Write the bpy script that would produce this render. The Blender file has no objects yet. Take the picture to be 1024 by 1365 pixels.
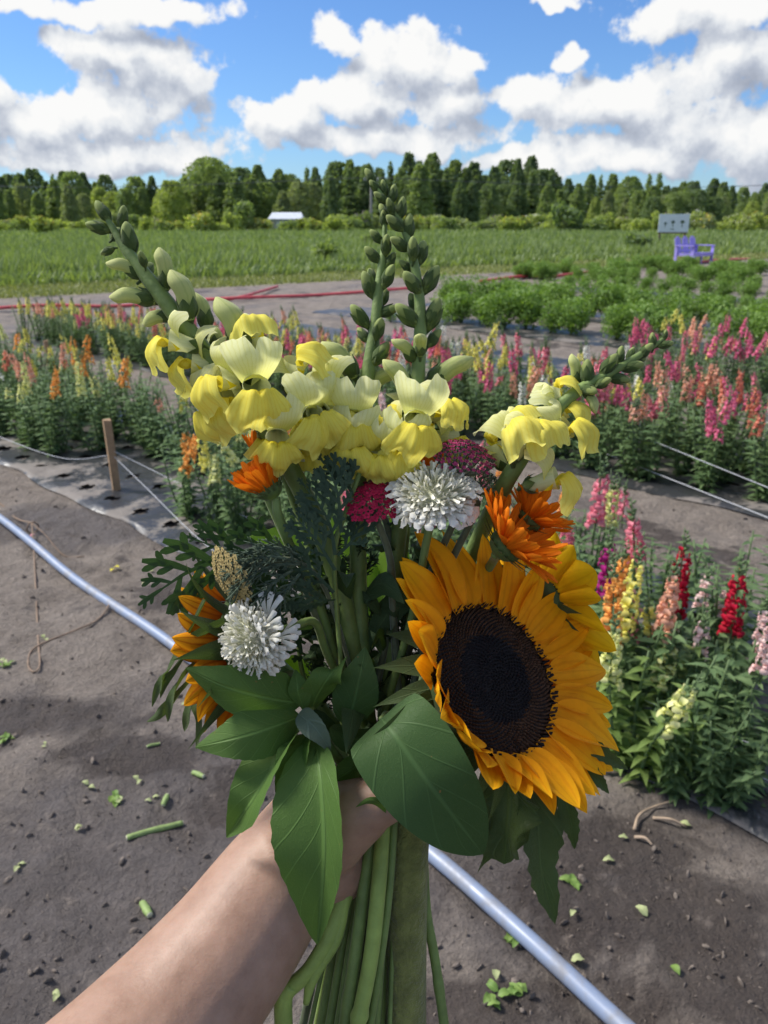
import bpy, bmesh, math, random
import numpy as np
from mathutils import Vector, Matrix, noise

# ------------------------------------------------------------------ camera, sky, sun
scn = bpy.context.scene
COL = scn.collection
PITCH = math.radians(20.2)
FPX = 1065.0                       # focal length in pixels of the 1024 x 1365 photograph
CAM = Vector((0, 0, 1.5))
RT = Vector((1, 0, 0))
FW = Vector((0, math.cos(PITCH), -math.sin(PITCH)))
UP = Vector((0, math.sin(PITCH), math.cos(PITCH)))
cd = bpy.data.cameras.new('camera'); cam = bpy.data.objects.new('camera', cd); COL.objects.link(cam)
cam.location = CAM; cam.rotation_euler = (math.radians(90) - PITCH, 0, 0)
cd.sensor_fit = 'VERTICAL'; cd.sensor_height = 34.6; cd.lens = 27.0
cd.clip_start = 0.02; cd.clip_end = 3000
cd.dof.use_dof = True; cd.dof.focus_distance = 0.415; cd.dof.aperture_fstop = 20.0
scn.camera = cam
cy = scn.cycles; cy.max_bounces = 6; cy.diffuse_bounces = 3; cy.glossy_bounces = 2; cy.transmission_bounces = 3; cy.transparent_max_bounces = 6; cy.caustics_reflective = False; cy.caustics_refractive = False
scn.view_settings.view_transform = 'Standard'; scn.view_settings.look = 'None'
scn.view_settings.exposure = 0.65; scn.view_settings.gamma = 1.0

SUN_AZ, SUN_EL = -72.0, 48.0       # degrees; azimuth from straight ahead, minus = left
az, el = math.radians(SUN_AZ), math.radians(SUN_EL)
sun_dir = Vector((math.sin(az) * math.cos(el), math.cos(az) * math.cos(el), math.sin(el)))
sd = bpy.data.lights.new('sun', 'SUN'); sd.energy = 3.4; sd.angle = math.radians(14); sd.color = (1.0, 0.95, 0.87)
sun = bpy.data.objects.new('sun', sd); COL.objects.link(sun); sun.location = (-20, 20, 40)
sun.rotation_euler = sun_dir.to_track_quat('Z', 'Y').to_euler()

def px_azel(u, v):
    d = FW + RT * ((u - 512) / FPX) + UP * ((682.5 - v) / FPX)
    d.normalize()
    return math.degrees(math.atan2(d.x, d.y)), math.degrees(math.asin(d.z))

class NT:
    """small node helper"""
    def __init__(s, tree): s.t = tree; s.n = tree.nodes; s.l = tree.links
    def new(s, typ, **kw):
        n = s.n.new(typ)
        for k, v in kw.items(): setattr(n, k, v)
        return n
    def put(s, sock, v):
        if v is None: return
        if isinstance(v, bpy.types.NodeSocket): s.l.new(v, sock)
        else: sock.default_value = v
    def math(s, op, a, b=None, c=None, clamp=False):
        n = s.new('ShaderNodeMath', operation=op); n.use_clamp = clamp
        s.put(n.inputs[0], a); s.put(n.inputs[1], b); s.put(n.inputs[2], c)
        return n.outputs[0]
    def vmath(s, op, a, b=None, out=0):
        n = s.new('ShaderNodeVectorMath', operation=op)
        s.put(n.inputs[0], a); s.put(n.inputs[1], b)
        return n.outputs[out]
    def noise(s, vec, scale, detail=4, rough=.55, dist=0.0, out=0):
        n = s.new('ShaderNodeTexNoise'); s.put(n.inputs['Vector'], vec)
        n.inputs['Scale'].default_value = scale; n.inputs['Detail'].default_value = detail
        n.inputs['Roughness'].default_value = rough; n.inputs['Distortion'].default_value = dist
        return n.outputs[out]
    def ramp(s, fac, stops, interp='LINEAR'):
        n = s.new('ShaderNodeValToRGB'); s.put(n.inputs[0], fac); e = n.color_ramp.elements
        n.color_ramp.interpolation = interp
        while len(e) < len(stops): e.new(0.5)
        for i, (p, c) in enumerate(stops):
            e[i].position = p; e[i].color = (*c, 1) if len(c) == 3 else c
        return n.outputs[0]
    def mix(s, fac, a, b, mode='MIX'):
        n = s.new('ShaderNodeMix', data_type='RGBA', blend_type=mode)
        s.put(n.inputs[0], fac)
        for k, v in ((6, a), (7, b)):
            if isinstance(v, tuple) and len(v) == 3: v = (*v, 1)
            s.put(n.inputs[k], v)
        return n.outputs[2]
    def maprange(s, v, a, b, c, d, smooth=False):
        n = s.new('ShaderNodeMapRange'); n.clamp = True
        if smooth: n.interpolation_type = 'SMOOTHSTEP'
        s.put(n.inputs[0], v)
        for i, x in enumerate((a, b, c, d)): n.inputs[i + 1].default_value = x
        return n.outputs[0]

# clouds standing in the part of the sky the photograph shows: centre and half size in photo pixels
CLOUDS = [(175, 75, 105, 38), (235, 110, 62, 50), (120, 60, 60, 18), (130, 150, 120, 34), (40, 165, 90, 30), (150, 205, 190, 30),
          (-40, 140, 60, 50), (150, 12, 150, 20), (20, 6, 70, 14),
          (450, 48, 40, 24), (530, 82, 85, 44), (590, 135, 75, 42), (470, 135, 100, 34), (375, 160, 62, 28), (510, 185, 200, 24), (605, 82, 55, 18),
          (760, 75, 26, 20), (720, 130, 62, 32), (820, 140, 150, 42), (890, 165, 90, 34), (980, 85, 90, 50),
          (940, 10, 130, 28), (730, 3, 50, 9), (720, 218, 100, 18), (850, 205, 150, 26), (1000, 190, 110, 45), (1080, 130, 70, 110)]

def build_world():
    w = bpy.data.worlds.new('World'); scn.world = w; w.use_nodes = True
    w.cycles.sampling_method = 'MANUAL'; w.cycles.sample_map_resolution = 256
    k = NT(w.node_tree); k.n.clear()
    tc = k.new('ShaderNodeTexCoord'); dirv = k.vmath('NORMALIZE', tc.outputs['Generated'])
    s = k.new('ShaderNodeSeparateXYZ'); k.put(s.inputs[0], dirv)
    azn = k.math('MULTIPLY', k.math('ARCTAN2', s.outputs[0], s.outputs[1]), 57.2958)
    eln = k.math('MULTIPLY', k.math('ARCSINE', s.outputs[2]), 57.2958)
    cb = k.new('ShaderNodeCombineXYZ'); k.put(cb.inputs[0], azn); k.put(cb.inputs[1], eln); P = cb.outputs[0]
    def n2(vec, scale, det, rough, out=0):
        o = k.noise(vec, scale, det, rough, 0.0, out); o.node.noise_dimensions = '2D'; return o
    warp = n2(P, .22, 3, .6, 1)
    off_ = k.vmath('MULTIPLY', k.vmath('SUBTRACT', warp, (.5, .5, .5)), (3.6, 2.8, 0))
    def blobs(vec):
        L = None
        for (u, v, ru_, rv) in CLOUDS:
            a0, e0 = px_azel(u, v); ra = FPX / ru_ / 57.3 / 1.02; re = FPX / rv / 57.3 / 1.05
            n = k.new('ShaderNodeVectorMath', operation='MULTIPLY_ADD'); k.put(n.inputs[0], vec); n.inputs[1].default_value = (ra, re, 0); n.inputs[2].default_value = (-a0 * ra, -e0 * re, 0)
            f = k.vmath('LENGTH', n.outputs[0], out=1); L = f if L is None else k.math('SMOOTH_MIN', L, f, .25)
        return k.math('MAXIMUM', k.math('SUBTRACT', 1.0, L), -1.0)
    # the same kind of cumulus all round the rest of the sky
    off = k.math('MAXIMUM', k.maprange(k.math('ABSOLUTE', azn), 27, 36, 0, 1), k.maprange(eln, 13, 18, 0, 1))
    bg = k.math('MULTIPLY', k.math('SUBTRACT', n2(k.vmath('MULTIPLY', P, (1, 1.5, 1)), .055, 2, .5), .45), 3.2)
    bg = k.math('ADD', bg, k.math('MULTIPLY', k.math('SUBTRACT', off, 1), 3))
    def dens(sh):
        D = k.math('MAXIMUM', blobs(k.vmath('ADD', k.vmath('ADD', P, off_), sh)), bg)
        return k.math('ADD', D, k.math('MULTIPLY', k.math('SUBTRACT', n2(k.vmath('ADD', P, sh), .46, 6, .62), .5), 1.15))
    d0 = dens((0, 0, 0)); d1 = dens((-1.1, 1.5, 0))
    alpha = k.maprange(d0, 0.10, 0.38, 0, 1, True)
    lit = k.math('SUBTRACT', k.math('MULTIPLY', k.math('SUBTRACT', d0, d1), 0.54), k.math('MULTIPLY', k.maprange(d0, .2, 1.0, 0, 1), .10))
    col = k.ramp(k.math('ADD', lit, .5, clamp=True), [(0.05, (.23, .255, .31)), (.25, (.30, .33, .39)), (.40, (.40, .425, .47)), (.50, (.50, .52, .545)), (.70, (.615, .615, .61))])
    sky = k.new('ShaderNodeTexSky', sky_type='NISHITA'); sky.sun_disc = False
    sky.sun_elevation = el; sky.sun_rotation = az; sky.air_density = 1.0; sky.dust_density = .3; sky.ozone_density = 3.0
    k.put(sky.inputs[0], dirv) if sky.inputs else None
    blue = k.mix(1.0, k.mix(1.0, sky.outputs[0], (0.098, 0.098, 0.098), 'MULTIPLY'), (.49, .68, .95), 'MULTIPLY')
    c = k.mix(alpha, blue, col)
    bgn = k.new('ShaderNodeBackground'); k.put(bgn.inputs[0], c); bgn.inputs[1].default_value = 1.0
    o = k.new('ShaderNodeOutputWorld'); k.l.new(bgn.outputs[0], o.inputs[0])
build_world()

# ------------------------------------------------------------------ helpers
random.seed(7)
rnd = random.random
def ru(a, b): return a + (b - a) * random.random()
def V(*a): return Vector(a)

def Q(u, v, d):
    """photo pixel (u, v) at depth d metres along the viewing axis -> world point"""
    return CAM + (FW + RT * ((u - 512) / FPX) + UP * ((682.5 - v) / FPX)) * d
def Dv(a, b, c):
    """direction: a to the right, b up in the picture, c towards the viewer"""
    return (RT * a + UP * b - FW * c).normalized()
def farx(u, d, z=1.0):
    """x of something standing d metres ahead that shows at photo column u"""
    return (u - 512) / FPX * (d * math.cos(PITCH) + (CAM.z - z) * math.sin(PITCH))
def G(u, v, z=0.0):
    """photo pixel -> point on the ground plane"""
    d = FW + RT * ((u - 512) / FPX) + UP * ((682.5 - v) / FPX)
    return CAM + d * ((z - CAM.z) / d.z)

WL = {}
class MB:
    def __init__(s): s.v = []; s.f = []; s.uv = []
    def add(s, v, f, uv=None):
        o = len(s.v); s.v += [Vector(p) for p in v]; s.f += [tuple(i + o for i in q) for q in f]
        s.uv += uv if uv else [(0.5, 0.5)] * len(v)
        return s
    def mesh(s, name, off=None, smooth=True):
        m = bpy.data.meshes.new(name)
        m.from_pydata([tuple(p - off) if off else tuple(p) for p in s.v], [], s.f)
        ul = m.uv_layers.new(name='UVMap')
        li = np.empty(len(m.loops), dtype=np.int32); m.loops.foreach_get('vertex_index', li)
        if len(li): ul.data.foreach_set('uv', np.array(s.uv, dtype=np.float32)[li].ravel())
        if smooth: m.shade_smooth()
        m.update(); return m

def obj(name, mb, mat, parent=None, smooth=True, M=None):
    """link one mesh object; mesh data in world coordinates unless a matrix M relative to the parent is given"""
    off = None
    if parent is not None and M is None: off = WL.get(parent.name)
    me = mb if isinstance(mb, bpy.types.Mesh) else mb.mesh(name, off, smooth)
    if mat is not None and not me.materials: me.materials.append(mat)
    o = bpy.data.objects.new(name, me); COL.objects.link(o)
    if parent is not None:
        o.parent = parent
        if M is None and off is not None: WL[o.name] = off
    if M is not None: o.matrix_basis = M
    return o

def tag(o, label=None, cat=None, group=None, kind=None):
    if label: o['label'] = label
    if cat: o['category'] = cat
    if group: o['group'] = group
    if kind: o['kind'] = kind
    return o

def thing(name, label, cat, loc=(0, 0, 0), group=None):
    o = bpy.data.objects.new(name, None); COL.objects.link(o); o.empty_display_size = .02
    o.location = loc; WL[o.name] = Vector(loc)
    return tag(o, label, cat, group)

def solo(name, mb, mat, label, cat, loc=(0, 0, 0), group=None, smooth=True):
    """a thing that is one mesh, origin at loc"""
    loc = Vector(loc); me = mb.mesh(name, loc, smooth); me.materials.append(mat)
    o = bpy.data.objects.new(name, me); COL.objects.link(o); o.location = loc
    return tag(o, label, cat, group)

def struct(name, mb, mat, smooth=True, kind='structure'):
    o = obj(name, mb, mat, None, smooth); o['kind'] = kind; return o

def copy_tree(o, parent=None):
    c = o.copy(); COL.objects.link(c)
    if parent is not None: c.parent = parent
    for ch in o.children: copy_tree(ch, c)
    return c

def catmull(pts, n):
    P = [Vector(p) for p in pts]; P = [P[0] * 2 - P[1]] + P + [P[-1] * 2 - P[-2]]
    out = []; k = len(P) - 3
    for i in range(n + 1):
        x = i / n * k; j = min(int(x), k - 1); t = x - j
        a, b, c, d = P[j:j + 4]
        out.append(0.5 * ((2 * b) + (c - a) * t + (2 * a - 5 * b + 4 * c - d) * t * t + (3 * b - a - 3 * c + d) * t ** 3))
    return out

def lerpl(vals, t):
    x = t * (len(vals) - 1); i = min(int(x), len(vals) - 2); f = x - i
    return vals[i] * (1 - f) + vals[i + 1] * f

def tube(pts, radii, n=8, ns=None, caps=True, flat=1.0, bump=None):
    """tapered tube along a smooth curve; radii: number or list over its length"""
    ns = ns or max(4, (len(pts) - 1) * 4)
    C = catmull(pts, ns); m = MB(); vs = []; fs = []; uv = []
    t0 = (C[1] - C[0]).normalized()
    a = t0.orthogonal().normalized()
    for i, c in enumerate(C):
        t = (C[min(i + 1, ns)] - C[max(i - 1, 0)]).normalized()
        a = (a - t * a.dot(t)).normalized(); b = t.cross(a)
        r = radii if isinstance(radii, (int, float)) else lerpl(radii, i / ns)
        for j in range(n):
            th = 2 * math.pi * j / n
            rr = r * (bump(i / ns, th) if bump else 1)
            vs.append(c + a * (math.cos(th) * rr) + b * (math.sin(th) * rr * flat)); uv.append((j / n, i / ns))
    for i in range(ns):
        for j in range(n):
            k = (j + 1) % n
            fs.append((i * n + j, i * n + k, (i + 1) * n + k, (i + 1) * n + j))
    if caps:
        fs.append(tuple(range(n - 1, -1, -1))); fs.append(tuple(ns * n + j for j in range(n)))
    m.add(vs, fs, uv); return m

def blade(pts, W, side, nl=10, nw=6, fold=0.0, cup=0.0, ridge=0.0, nridge=4, ruffle=0.0, rfreq=3.0, phase=0.0, twist=0.0, asym=0.0, serr=0.0, tlim=None, mb=None):
    """leaf or petal surface: centre line pts, half width W(t), side direction; fold = V shape, cup = U shape"""
    C = catmull(pts, nl); vs = []; fs = []; uv = []; side = Vector(side)
    for i, c in enumerate(C):
        t = i / nl
        T = (C[min(i + 1, nl)] - C[max(i - 1, 0)]).normalized()
        S = (side - T * side.dot(T)).normalized()
        if twist: S = Matrix.Rotation(twist * t, 3, T) @ S
        N = T.cross(S); w = W(t)
        for j in range(nw + 1):
            x = j / nw * 2 - 1
            ww = w * (1 + asym * (1 if x > 0 else -1))
            if serr: ww *= 1 + serr * (abs(x) ** 4) * (0.5 if i % 2 else -0.5)
            z = fold * w * abs(x) + cup * w * x * x
            if ridge: z += ridge * w * math.cos(x * math.pi * nridge) * min(1, 4 * (1 - t) + .2)
            if ruffle: z += ruffle * x * x * math.sin(t * rfreq * 6.28 + phase + (2.1 if x > 0 else 0)) * (w + .3 * abs(w))
            p = c + S * (x * ww) + N * z
            vs.append(p); uv.append((j / nw, t))
    k = nw + 1
    for i in range(nl):
        for j in range(nw): fs.append((i * k + j, i * k + j + 1, (i + 1) * k + j + 1, (i + 1) * k + j))
    mb = mb or MB(); mb.add(vs, fs, uv); return mb

def ovate(w, p=0.75, base=0.06, e=0.9):
    """pointed leaf outline, widest towards the base for p < 1"""
    return lambda t: w * (base * (1 - t) + (max(0.0, math.sin(math.pi * t ** p))) ** e) + 1e-5

def ellipsoid(mb, c, ax, n=8, m=6, uvy=True):
    """ax = three half-axis vectors"""
    vs = []; fs = []; uv = []
    for i in range(m + 1):
        ph = math.pi * i / m
        for j in range(n):
            th = 2 * math.pi * j / n
            vs.append(Vector(c) + ax[0] * (math.sin(ph) * math.cos(th)) + ax[1] * (math.sin(ph) * math.sin(th)) + ax[2] * math.cos(ph)); uv.append((j / n, i / m))
    for i in range(m):
        for j in range(n):
            k = (j + 1) % n; fs.append((i * n + j, (i + 1) * n + j, (i + 1) * n + k, i * n + k))
    mb.add(vs, fs, uv); return mb

def box(mb, c, sx, sy, sz, M=None):
    vs = [Vector((x * sx / 2, y * sy / 2, z * sz / 2)) for z in (-1, 1) for y in (-1, 1) for x in (-1, 1)]
    if M is not None: vs = [M @ p for p in vs]
    c = Vector(c); mb.add([c + p for p in vs], [(0, 2, 3, 1), (4, 5, 7, 6), (0, 1, 5, 4), (2, 6, 7, 3), (0, 4, 6, 2), (1, 3, 7, 5)]); return mb

def frame(o, x, zhint, s=1.0, parent=None):
    """matrix with local +X along x, +Z near zhint, at o"""
    x = x.normalized(); y = zhint.cross(x).normalized(); z = x.cross(y)
    o = o - WL[parent.name] if parent is not None else o
    return Matrix(((x.x * s, y.x * s, z.x * s, o.x), (x.y * s, y.y * s, z.y * s, o.y), (x.z * s, y.z * s, z.z * s, o.z), (0, 0, 0, 1)))

# ------------------------------------------------------------------ materials
def mat_base(name):
    m = bpy.data.materials.new(name); m.use_nodes = True
    k = NT(m.node_tree); k.n.clear()
    o = k.new('ShaderNodeOutputMaterial'); p = k.new('ShaderNodeBsdfPrincipled')
    k.l.new(p.outputs[0], o.inputs[0]); return m, k, p, o

def isl(k):
    return k.new('ShaderNodeNewGeometry').outputs['Random Per Island']

def plain(name, col, rough=.6, var=.25, scale=30, bump=0.0, spec=.4, metal=0, sheen=0.0):
    m, k, p, o = mat_base(name)
    tc = k.new('ShaderNodeTexCoord'); n = k.noise(tc.outputs['Object'], scale, 5, .6)
    dark = tuple(c * (1 - var) for c in col); lite = tuple(min(1, c * (1 + var)) for c in col)
    k.put(p.inputs['Base Color'], k.ramp(n, [(.3, dark), (.7, lite)]))
    p.inputs['Roughness'].default_value = rough; p.inputs['Specular IOR Level'].default_value = spec; p.inputs['Metallic'].default_value = metal
    if sheen: p.inputs['Sheen Weight'].default_value = sheen; p.inputs['Sheen Roughness'].default_value = .35
    if bump:
        b = k.new('ShaderNodeBump'); b.inputs['Strength'].default_value = bump; b.inputs['Distance'].default_value = .01
        k.put(b.inputs['Height'], k.noise(tc.outputs['Object'], scale * 3, 5, .6)); k.put(p.inputs['Normal'], b.outputs[0])
    return m

def petal_mat(name, base, tip, trans=.35, rough=.55, veins=0.0, vein_col=None, nv=9, mid=None, tcol=None, hue_var=.12, sheen=.0):
    """UV v runs from base to tip of the petal, u across"""
    m, k, p, o = mat_base(name)
    uv = k.new('ShaderNodeTexCoord').outputs['UV']; s = k.new('ShaderNodeSeparateXYZ'); k.put(s.inputs[0], uv)
    stops = [(0.0, base), (1.0, tip)] if mid is None else [(0, base), (.5, mid), (1, tip)]
    c = k.ramp(s.outputs[1], stops)
    if veins:
        w = k.math('SINE', k.math('MULTIPLY', k.math('ADD', s.outputs[0], k.math('MULTIPLY', k.noise(uv, 5, 2), .08)), 6.283 * nv))
        w = k.maprange(w, .35, 1, 0, veins); c = k.mix(w, c, vein_col)
    r = k.math('ADD', k.math('MULTIPLY', isl(k), hue_var * 2), 1 - hue_var)
    oi = k.new('ShaderNodeObjectInfo'); r = k.math('MULTIPLY', r, k.math('ADD', k.math('MULTIPLY', oi.outputs['Random'], hue_var), 1 - hue_var / 2))
    nz = k.noise(k.new('ShaderNodeTexCoord').outputs['Object'], 160, 4)
    r = k.math('MULTIPLY', r, k.math('ADD', k.math('MULTIPLY', nz, .3), .85))
    vv = k.new('ShaderNodeCombineXYZ')
    for i in range(3): k.put(vv.inputs[i], r)
    c = k.mix(1.0, c, vv.outputs[0], 'MULTIPLY')
    k.put(p.inputs['Base Color'], c); p.inputs['Roughness'].default_value = max(rough, .65); p.inputs['Specular IOR Level'].default_value = .15
    if sheen: p.inputs['Sheen Weight'].default_value = sheen; p.inputs['Sheen Roughness'].default_value = .3
    t = k.new('ShaderNodeBsdfTranslucent'); k.put(t.inputs[0], c if tcol is None else k.mix(1.0, c, tcol, 'MULTIPLY'))
    mx = k.new('ShaderNodeMixShader'); mx.inputs[0].default_value = trans
    k.l.new(p.outputs[0], mx.inputs[1]); k.l.new(t.outputs[0], mx.inputs[2]); k.l.new(mx.outputs[0], o.inputs[0])
    return m

def leaf_mat(name, col, col2=None, trans=.25, rough=.5, vein=.35, nv=7.0, tcol=(1.5, 1.6, .5), spots=0.0, bumpd=.0012, sheen=0.0):
    m, k, p, o = mat_base(name)
    tc = k.new('ShaderNodeTexCoord'); uv = tc.outputs['UV']; s = k.new('ShaderNodeSeparateXYZ'); k.put(s.inputs[0], uv)
    ax = k.math('ABSOLUTE', k.math('SUBTRACT', s.outputs[0], .5))
    r = isl(k); c2 = col2 or tuple(x * 1.5 for x in col)
    n = k.noise(tc.outputs['Object'], 90, 4)
    c = k.mix(k.math('ADD', k.math('MULTIPLY', r, .6), k.math('MULTIPLY', n, .4)), col, c2)
    # midrib and side veins
    mid = k.maprange(ax, .012, .035, 1, 0)
    sv = k.math('SINE', k.math('MULTIPLY', k.math('SUBTRACT', s.outputs[1], k.math('MULTIPLY', k.math('POWER', ax, .7), .55)), 6.283 * nv))
    sv = k.maprange(sv, .955, 1, 0, .6)
    vn = k.math('MAXIMUM', mid, sv)
    fv = k.maprange(k.math('ABSOLUTE', k.math('SUBTRACT', k.noise(uv, 26, 3, .6), .5)), 0, .035, .28, 0)
    if bumpd: vn = k.math('MAXIMUM', vn, fv)
    pale = tuple(min(1, x * 2.1 + .03) for x in c2)
    c = k.mix(k.math('MULTIPLY', vn, vein), c, pale)
    if spots:
        vo = k.noise(tc.outputs['Object'], 260, 2); c = k.mix(k.maprange(vo, .74, .78, 0, spots), c, (.30, .14, .05))
    k.put(p.inputs['Base Color'], c); p.inputs['Roughness'].default_value = rough; p.inputs['Specular IOR Level'].default_value = .22
    if sheen: p.inputs['Sheen Weight'].default_value = sheen; p.inputs['Sheen Roughness'].default_value = .35
    if bumpd:
        b = k.new('ShaderNodeBump'); b.inputs['Strength'].default_value = .55; b.inputs['Distance'].default_value = bumpd
        k.put(b.inputs['Height'], k.math('SUBTRACT', k.math('MULTIPLY', k.noise(tc.outputs['Object'], 45, 4, .6), 1.1), k.math('MULTIPLY', vn, .9))); k.put(p.inputs['Normal'], b.outputs[0])
    t = k.new('ShaderNodeBsdfTranslucent'); k.put(t.inputs[0], k.mix(1.0, c, tcol, 'MULTIPLY'))
    mx = k.new('ShaderNodeMixShader'); mx.inputs[0].default_value = trans
    k.l.new(p.outputs[0], mx.inputs[1]); k.l.new(t.outputs[0], mx.inputs[2]); k.l.new(mx.outputs[0], o.inputs[0])
    return m

M = {}
def _t(m): return m.v, m.f, m.uv
# ------------------------------------------------------------------ setting: soil, field, beds
RD = Vector((0.72, -0.694, 0)).normalized()      # direction of the flower beds and the hose (towards lower right)
RN = Vector((0.694, 0.72, 0)).normalized()       # across the beds, away from the camera
def B(s, n, z=0.0): return RD * s + RN * n + Vector((0, 0, z))
HEAD_A, HEAD_B = G(0, 404), G(700, 366)         # headland line where the beds end
HD = (HEAD_B - HEAD_A).normalized(); HN = Vector((-HD.y, HD.x, 0))
def head(p): return (Vector(p) - HEAD_A).dot(HN)  # > 0: beyond the headland (grass)
BEDS = [(1.85, 3.2), (4.25, 5.8), (6.7, 8.0), (9.1, 10.3), (11.2, 12.4), (13.4, 14.6), (15.7, 16.9)]

def soil_material():
    m, k, p, o = mat_base('soil')
    pos = k.new('ShaderNodeNewGeometry').outputs['Position']
    s = k.new('ShaderNodeSeparateXYZ'); k.put(s.inputs[0], pos)
    big = k.noise(pos, .9, 4, .55, .6); med = k.noise(pos, 5, 6, .62); fine = k.noise(pos, 60, 6, .7); grit = k.noise(pos, 220, 3, .7)
    dry = k.ramp(med, [(.3, (.245,.205,.172)), (.7, (.41,.35,.298))])
    wet = k.ramp(med, [(.3, (.062,.047,.040)), (.7, (.110,.087,.074))])
    damp = k.ramp(med, [(.3, (.138,.117,.107)), (.7, (.225,.194,.178))])
    e = k.math('ADD', big, k.math('MULTIPLY', k.math('SUBTRACT', med, .5), .22))
    def patch(cx, cy, r):                # damp hollows of the path, with ragged edges
        d_ = k.vmath('LENGTH', k.vmath('MULTIPLY', k.vmath('SUBTRACT', pos, (cx, cy, 0)), (1 / r[0], 1 / r[1], 0)), out=1)
        return k.math('SUBTRACT', 1.0, d_)
    dm = None
    for (u, v, r) in ((140, 1180, (.75, .50)), (40, 1330, (.6, .5)), (360, 1050, (.55, .35)), (120, 700, (.9, .35)), (330, 760, (.5, .5)), (700, 1180, (.35, .3))):
        q_ = patch(G(u, v).x, G(u, v).y, r); dm = q_ if dm is None else k.math('MAXIMUM', dm, q_)
    wt = None
    for (u, v, r) in ((930, 1250, (.24, .26)), (820, 1130, (.26, .13)), (650, 1340, (.28, .10)), (760, 1240, (.10, .10)), (990, 1340, (.3, .22)), (30, 960, (.5, .16)), (180, 1010, (.22, .10))):
        q_ = patch(G(u, v).x, G(u, v).y, r); wt = q_ if wt is None else k.math('MAXIMUM', wt, q_)
    nn = k.math('MULTIPLY', k.math('SUBTRACT', k.noise(pos, 3.2, 7, .65, .5), .5), 2.2)
    dm = k.math('MAXIMUM', k.maprange(k.math('ADD', dm, nn), -.05, .45, 0, 1), k.maprange(e, .47, .38, 0, .7))
    c = k.mix(dm, dry, damp)
    w2 = k.noise(k.vmath('ADD', pos, (3.7, 1.2, 0)), 1.1, 5, .6, .5)
    wt = k.math('MAXIMUM', k.maprange(k.math('ADD', wt, nn), .05, .40, 0, .9), k.maprange(w2, .575, .61, 0, .9))
    c = k.mix(wt, c, wet)
    c = k.mix(k.math('MULTIPLY', k.maprange(fine, .35, .7, 1, 0), .45), c, (.055, .045, .04))
    mot = k.noise(pos, 14, 6, .7); c = k.mix(k.maprange(mot, .42, .30, 0, .4), c, (.07, .055, .046)); c = k.mix(k.maprange(mot, .58, .72, 0, .5), c, (.36, .30, .25))
    c = k.mix(k.maprange(grit, .64, .72, 0, .5), c, (.36, .31, .26))
    # field soil with grass thatch beyond the headland
    hd = k.math('ADD', k.math('MULTIPLY', k.math('SUBTRACT', s.outputs[0], HEAD_A.x), HN.x), k.math('MULTIPLY', k.math('SUBTRACT', s.outputs[1], HEAD_A.y), HN.y))
    grass = k.ramp(k.noise(pos, .35, 5, .6), [(.3, (.09,.15,.045)), (.7, (.16,.22,.07))])
    straw = k.ramp(k.noise(pos, 3, 4), [(.3, (.19,.21,.08)), (.7, (.28,.28,.13))])
    hd = k.math('ADD', hd, k.math('MULTIPLY', k.math('SUBTRACT', med, .5), 1.2))
    c = k.mix(k.maprange(hd, .8, 1.3, 0, 1), c, straw); c = k.mix(k.maprange(hd, 3.4, 4.4, 0, 1), c, grass)
    k.put(p.inputs['Base Color'], c)
    k.put(p.inputs['Roughness'], k.maprange(k.math('MAXIMUM', dm, wt), 0, 1, .88, .55)); p.inputs['Specular IOR Level'].default_value = .35
    b = k.new('ShaderNodeBump'); b.inputs['Strength'].default_value = 1.0; b.inputs['Distance'].default_value = .026
    h = k.math('ADD', k.math('MULTIPLY', fine, .8), k.math('MULTIPLY', k.noise(pos, 24, 7, .72), 1.3))
    k.put(b.inputs['Height'], k.math('ADD', h, k.math('MULTIPLY', grit, .2))); k.put(p.inputs['Normal'], b.outputs[0])
    return m
M['soil'] = soil_material()

def ground_h(x, y):
    p = Vector((x, y, 0)); n = p.dot(RN)
    if head(p) > .5: return 0.0
    a = .024 * noise.fractal(p * 1.7, 1.0, 2.0, 4) + .020 * noise.fractal(p * 5.5 + Vector((9, 3, 1)), .75, 2.1, 5)
    cl = noise.noise(p * 13 + Vector((5, 5, 5))); a += .022 * max(0, cl - .2)
    inbed = any(lo - .03 < n < hi + .03 for lo, hi in BEDS)
    if p.length > 9: a *= .5
    return (a * .25 - .004) if inbed else a

def make_ground():
    def axis(lo, hi, step, far_lo, far_hi):
        c = list(np.arange(lo, hi, step)); s = step; x = hi
        while x < far_hi: c.append(x); s *= 1.22; x += s
        s = step; x = lo - step; pre = []
        while x > far_lo: pre.append(x); s *= 1.22; x -= s
        return pre[::-1] + c + [far_hi]
    xs = axis(-3.2, 2.2, .024, -900, 900); ys = axis(.55, 6.0, .024, -300, 1500)
    nx, ny = len(xs), len(ys); vs = []; fs = []
    for y in ys:
        for x in xs: vs.append((x, y, ground_h(x, y)))
    for j in range(ny - 1):
        for i in range(nx - 1): a = j * nx + i; fs.append((a, a + 1, a + nx + 1, a + nx))
    m = MB(); m.v = [Vector(p) for p in vs]; m.f = fs; m.uv = [(0, 0)] * len(vs)
    struct('ground', m, M['soil'])
make_ground()

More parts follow.
